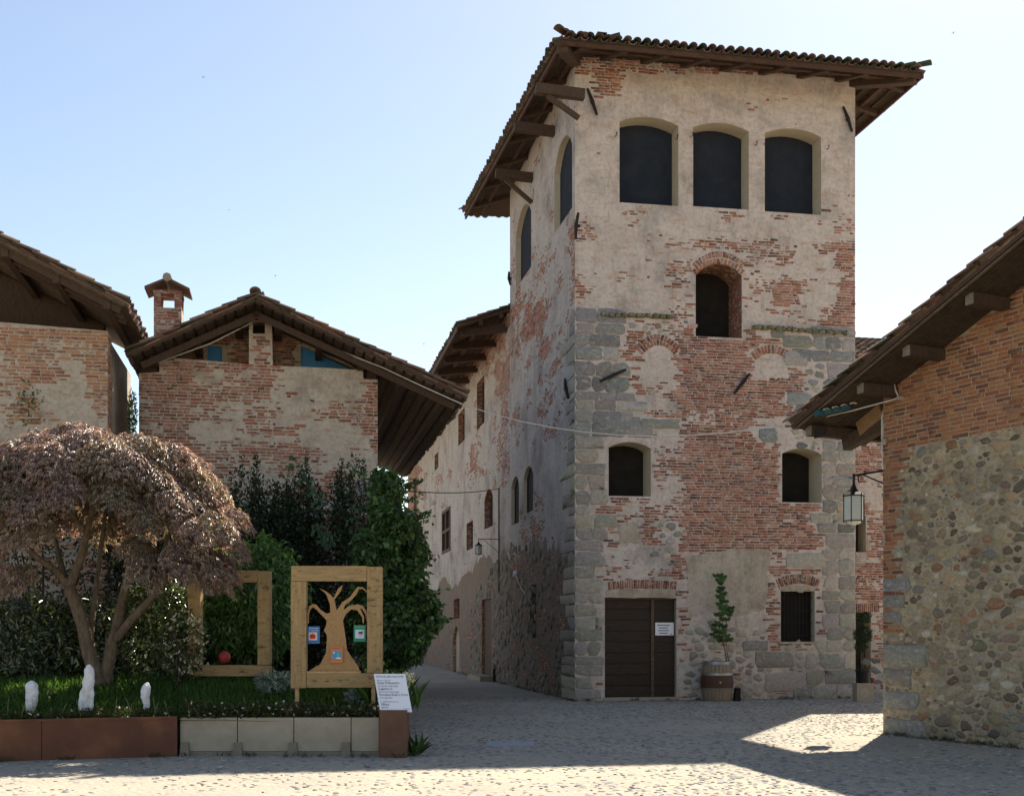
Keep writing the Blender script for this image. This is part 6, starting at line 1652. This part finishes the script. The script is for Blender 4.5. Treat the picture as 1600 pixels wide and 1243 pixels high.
# ------------------------------------------------------------------ lanterns
def lantern(name, label, wallp, tip, s, nside=6, brace=.27, group=None):
    wallp, tip = Vector(wallp), Vector(tip)
    r0 = root(name, tuple(wallp), label, 'lantern', group)
    m_ = MB(); m_.tube([wallp, tip], .018 * s, 6); m_.tube([wallp - Vector((0, 0, brace)), tip + (wallp - tip) * .22], .012 * s, 6)
    dirv = (wallp - tip).normalized(); c_ = tip + dirv * .14 * s
    m_.tube([c_ + dirv * .06 * s * math.cos(t) * (1 - t / 9) + Vector((0, 0, -.07 * s + .06 * s * math.sin(t))) for t in np.linspace(.3, 5, 9)], .009 * s, 5)
    m_.build('bracket', M['iron'], r0)
    zt_ = tip.z - .03 * s
    m_ = MB(); m_.tube([tip + Vector((0, 0, .03 * s)), tip - Vector((0, 0, .20 * s))], .022 * s, 6); m_.build('hanger', M['iron'], r0)
    z1 = tip.z - .15 * s; z2 = z1 - .19 * s; z3 = z2 - .40 * s
    m_ = MB(); m_.lathe((tip.x, tip.y, 0), [(.185 * s, z2), (.19 * s, z2 + .015 * s), (.12 * s, z2 + .07 * s), (.05 * s, z2 + .14 * s), (.03 * s, z1)], nside); m_.build('cap', M['iron'], r0)
    for k in range(nside):
        a, b = 2 * math.pi * k / nside, 2 * math.pi * (k + 1) / nside
        p = Vector((tip.x + .165 * s * math.cos(a), tip.y + .165 * s * math.sin(a), 0)); q_ = Vector((tip.x + .165 * s * math.cos(b), tip.y + .165 * s * math.sin(b), 0))
        m_ = MB(); m_.tube([p + Vector((0, 0, z2 + .05 * s)), p + Vector((0, 0, z3 - .03 * s))], .009 * s, 5); m_.build('bar', M['iron'], r0)
        m_ = MB(); n_ = (p + q_) / 2 - Vector((tip.x, tip.y, 0)); n_.normalize(); m_.hexa([p + Vector((0, 0, z3)) - n_ * .004, q_ + Vector((0, 0, z3)) - n_ * .004, q_ + Vector((0, 0, z3)) - n_ * .008, p + Vector((0, 0, z3)) - n_ * .008, p + Vector((0, 0, z2)) - n_ * .004, q_ + Vector((0, 0, z2)) - n_ * .004, q_ + Vector((0, 0, z2)) - n_ * .008, p + Vector((0, 0, z2)) - n_ * .008]); m_.build('pane', M['glass'], r0)
        m_ = MB(); m_.tube([p + Vector((0, 0, z3)), q_ + Vector((0, 0, z3))], .008 * s, 5); m_.build('rail', M['iron'], r0)
    m_ = MB(); m_.lathe((tip.x, tip.y, 0), [(.14 * s, z3 - .01), (.08 * s, z3 - .05 * s), (.02 * s, z3 - .07 * s)], nside); m_.build('base', M['glass'], r0)
    m_ = MB(); m_.lathe((tip.x, tip.y, 0), [(.035 * s, z2 - .03 * s), (.05 * s, z2 - .12 * s), (.03 * s, z2 - .2 * s)], 10); m_.build('bulb', M['sign_white'], r0)
pw = FRS.w(.15, 4.13, 0); lantern('wall_lantern', 'black six sided lantern hanging from the corner of the stone house', pw, FRS.w(.15, 4.13, .84), 1.0, 6)
ul_, zl_ = FS.pix(781, 842); _, zp0 = FS.pix(781, 925); _, zp1 = FS.pix(781, 762)
LL = .55
wl = FS.w(ul_, zl_, .03)
tipX = None
for L_ in np.arange(.3, 3, .02):
    t_ = FS.w(ul_, zl_, L_)
    if CX + F * t_.x / t_.y <= 748: tipX = t_; break
lantern('street_lantern', 'small black lantern on a bracket high on the street side wall', wl, tipX, .62, 4, .42)
m_ = MB(); m_.tube([FS.w(ul_, zp0, .03), FS.w(ul_, zp1, .03)], .02, 6); o = m_.build('wall_conduit', M['iron']); tag(o, 'thin dark pipe running up the street wall behind the small lantern', 'pipe')

# ------------------------------------------------------------------ cables, floodlight, cloths under the right-hand eave
def cable(name, label, pts, r, m, sag=0.0, cat_='cable'):
    out = []
    for p, q_ in zip(pts, pts[1:]):
        p, q_ = Vector(p), Vector(q_)
        for i in range(12):
            t = i / 12; v = p.lerp(q_, t); v.z -= sag * 4 * t * (1 - t) * (q_ - p).length / 10; out.append(v)
    out.append(Vector(pts[-1])); m_ = MB(); m_.tube(out, r, 6); o = m_.build(name, m); tag(o, label, cat_); return o
ir, iz = FRH.pix(1410, 622)
pR = FRH.w(ir, iz, .06); pT = FT.w(FT.pix(899, 676)[0], FT.pix(899, 676)[1], .08)
eG = FG.w(*FG.pix(727, 634, OV), OV)
cable('overhead_cable', 'pale sagging cable strung from the stone house past the tower to the gabled barn', [pR, FG.w(*FG.pix(724, 632, .82), .82)], .011, M['cable'], .67)
rg = FG.w(*FG.pix(425, 503, .30), .30); eg2 = FG.w(*FG.pix(722, 631, .80), .80)
cable('verge_cable', 'pale cable along the right slope of the gabled barn roof', [rg, FG.w(*FG.pix(600, 575, .5), .5), eg2], .014, M['cable'], .05)
cable('verge_cable', 'pale cable along the left slope of the gabled barn loft', [FG.w(*FG.pix(391, 505, .2), .2), FG.w(*FG.pix(330, 536, .2), .2), FG.w(*FG.pix(225, 574, .2), .2)], .014, M['cable'])
cable('street_wire', 'thin dark wire from the climber to the street wall', [P(618, 765, 22.5), FS.w(ul_, zp1 - .02, .04)], .012, M['blackcable'], .06)
ins = root('cable_insulator', tuple(pR), 'pale insulator with cable loop on the stone house wall', 'insulator')
m_ = MB(); m_.tube([FRH.w(ir, iz, 0), FRH.w(ir, iz, .10)], [.04, .03], 8); m_.build('body', M['panel'], ins)
m_ = MB(); m_.tube([FRH.w(ir, iz, .06), FRH.w(ir - .12, iz + .18, .07), FRH.w(ir - .16, iz + .30, .05)], .009, 5); m_.tube([FRH.w(ir, iz, .07), FRH.w(ir - .06, iz + .16, .09), FRH.w(ir - .13, iz + .31, .05)], .009, 5); m_.build('cable_loop', M['cable'], ins)
ci, cz_ = FRH.pix(1384, 690); m_ = MB(); m_.lathe(tuple(FRH.w(ci, cz_, .03)), [(.03, -.05), (.055, 0), (.03, .05)], 10); o = m_.build('junction_box', M['panel']); tag(o, 'round pale junction box on the corner of the stone house', 'junction box')
cable('corner_cables', 'bundle of pale cables hanging down the stone house corner', [FRS.w(.1, 5.15, .06), FRS.w(.03, 4.95, .05), FRS.w(.02, 4.55, .04), FRS.w(.03, 4.2, .03)], .02, M['cable'])
fl = root('floodlight', tuple(P(1275, 672, 19.3)), 'black floodlight hanging under the low eave of the stone house', 'floodlight')
a = P(1275, 655, 19.45); m_ = MB()
m_.box(a - Vector((0, 0, .05)), (.09, .03, 0), (-.02, .06, 0), (0, 0, .05)); m_.build('yoke', M['iron'], fl)
m_ = MB(); b_ = P(1280, 676, 19.45); m_.hexa([b_ + Vector(v) for v in ((-.06, -.06, -.08), (.07, -.06, -.06), (.07, .08, -.06), (-.06, .08, -.08), (-.09, -.05, .06), (.09, -.05, .08), (.09, .08, .08), (-.09, .08, .06))]); m_.build('housing', M['iron'], fl)
m_ = MB(); m_.tube([P(1275, 640, 19.45), P(1275, 665, 19.45)], .012, 6); m_.build('arm', M['iron'], fl)
ru = root('rolled_banner', tuple(P(1310, 642, 19.6)), 'teal cloth tied with pale rope under the low eave', 'cloth')
p0, p1 = P(1276, 649, 18.95), P(1334, 636, 18.95)
for i in range(4):
    c_ = p0.lerp(p1, (i + .3) / 4.2); m_ = MB(); m_.tube([c_ - Vector((.07, 0, .02)), c_ - Vector((.03, 0, -.03)), c_ + Vector((.04, 0, .035)), c_ + Vector((.08, 0, .0))], [.03, .055, .05, .03], 8); m_.build('cloth_fold', M['teal'], ru, True)
    m_ = MB(); m_.tube([c_ + Vector((.05, -.03, .075)), c_ + Vector((.11, -.03, .095)), c_ + Vector((.16, -.03, .08))], .014, 6); m_.build('rope_loop', M['rope'], ru)

# ------------------------------------------------------------------ small things
sp = root('wall_spot', FS.w(FS.pix(775, 1045)[0], 1.0, .1), 'short dark downpipe with pale fitting low on the street wall', 'pipe')
uu_, z0_ = FS.pix(775, 1066); _, z1_ = FS.pix(775, 1043); m_ = MB(); m_.tube([FS.w(uu_, 0, .06), FS.w(uu_, z1_, .06)], .04, 8); m_.build('pipe', M['iron'], sp)
m_ = MB(); m_.tube([FS.w(uu_, z1_, .06), FS.w(uu_, z1_ + .12, .09)], .05, 8); m_.build('fitting', M['panel'], sp)
cat_ = root('wall_lamp', FS.w(FS.pix(809, 895)[0], FS.pix(809, 895)[1], .05), 'small white lamp fitting with loose cable on the street wall', 'lamp')
a_, z_ = FS.pix(809, 895); m_ = MB(); m_.lathe(tuple(FS.w(a_, z_, .07)), [(.04, -.09), (.07, -.02), (.05, .07)], 10); m_.build('fitting', M['sign_white'], cat_)
m_ = MB(); b_, zb_ = FS.pix(822, 926); m_.tube([FS.w(a_, z_ - .05, .05), FS.w((a_ + b_) / 2, (z_ + zb_) / 2 - .15, .03), FS.w(b_, zb_, .03)], .012, 5); m_.build('cable', M['cable'], cat_)
def bird(px, py, Y, s, yaw, label):
    c = P(px, py, Y); r0 = root('bird', tuple(c), label, 'bird', 'swifts in the sky')
    f_ = Vector((math.cos(yaw), math.sin(yaw) * .4, .1)).normalized(); sd_ = f_.cross(Vector((0, 0, 1))).normalized(); up = Vector((0, 0, 1))
    m_ = MB(); m_.tube([c - f_ * .09 * s, c - f_ * .03 * s, c + f_ * .05 * s, c + f_ * .09 * s], [.006 * s, .024 * s, .026 * s, .008 * s], 8)
    for k in (-1, 1): m_.prism([c + f_ * .05 * s, c + sd_ * k * .10 * s + f_ * .05 * s + up * .06 * s, c + sd_ * k * .22 * s - f_ * .06 * s + up * .05 * s, c + sd_ * k * .09 * s + up * .03 * s, c - f_ * .01 * s], tuple(up * .006 * s))
    m_.prism([c - f_ * .08 * s, c - f_ * .15 * s + sd_ * .03 * s, c - f_ * .12 * s, c - f_ * .15 * s - sd_ * .03 * s], tuple(up * .005 * s))
    m_.build('body', M['iron'], r0)
for q_ in ((1489, 52, 90, 1.0, .6, 'dark swift high in the sky right of the tower roof'), (318, 121, 110, 1.0, 2.5, 'dark swift high in the sky at the upper left'), (358, 328, 130, .8, 1.2, 'tiny swift above the middle barn, higher of two'), (430, 431, 130, .9, .3, 'tiny swift just above the ridge of the gabled barn'), (662, 537, 100, .9, 2.0, 'tiny swift between the barn roof and the street house')): bird(*q_)

# weeds and grit where the walls meet the paving
def weeds():
    pos, dr, cl = [], [], []
    lines_ = [(FT.w(0, 0, .06), FT.w(TW, 0, .06), 26), (FRH.w(0, 0, .06), FRH.w(2.6, 0, .06), 20), (FS.w(0, 0, .06), FS.w(20, 0, .06), 40), (Vector((-4.2, 15.42, 0)), Vector((-1.35, 15.2, 0)), 14), (Vector((-6.6, 14.6, 0)), Vector((-4.3, 15.35, 0)), 8)]
    for a, b, k in lines_:
        for _ in range(k):
            c = np.array(a.lerp(b, random.random())); m = random.randint(4, 14)
            q = c + rng.normal(0, .035, (m, 3)) * np.array((1, 1, 0)); q[:, 2] = .004
            d = rand_unit(m) * .8; d[:, 2] = np.abs(d[:, 2]) + .5
            pos.append(q); dr.append(d); cl.append(tint(np.array([(.05, .075, .025), (.09, .10, .04), (.12, .11, .06)]), m, .2))
    pos, dr, cl = map(np.concatenate, (pos, dr, cl)); n = len(pos)
    o = link('weeds', leaf_mesh('weeds', pos, dr, rand_unit(n), rng.uniform(.03, .10, n), np.full(n, .014), cl), M['leaf']); tag(o, 'sparse small weeds along the foot of the walls', 'weeds', kind='stuff')
    n = 2600; t = rng.random(n); i = rng.integers(0, 3, n)
    A = np.array([tuple(l[0]) for l in lines_])[i]; B = np.array([tuple(l[1]) for l in lines_])[i]
    q = A + (B - A) * t[:, None] + np.stack([rng.normal(0, .09, n), -np.abs(rng.normal(0, .10, n)), np.full(n, .006)], 1)
    o = link('grit', leaf_mesh('grit', q, rand_unit(n) * np.array((1, 1, .15)), np.tile((0, 0, 1.), (n, 1)) + rand_unit(n) * .3, rng.uniform(.012, .04, n), rng.uniform(.01, .03, n), tint(np.array([(.16, .13, .10), (.24, .20, .15), (.3, .15, .1), (.1, .085, .07)]), n, .2)), M['leaf']); tag(o, 'loose grit and dry leaf litter along the foot of the walls', 'grit', kind='stuff')
weeds()
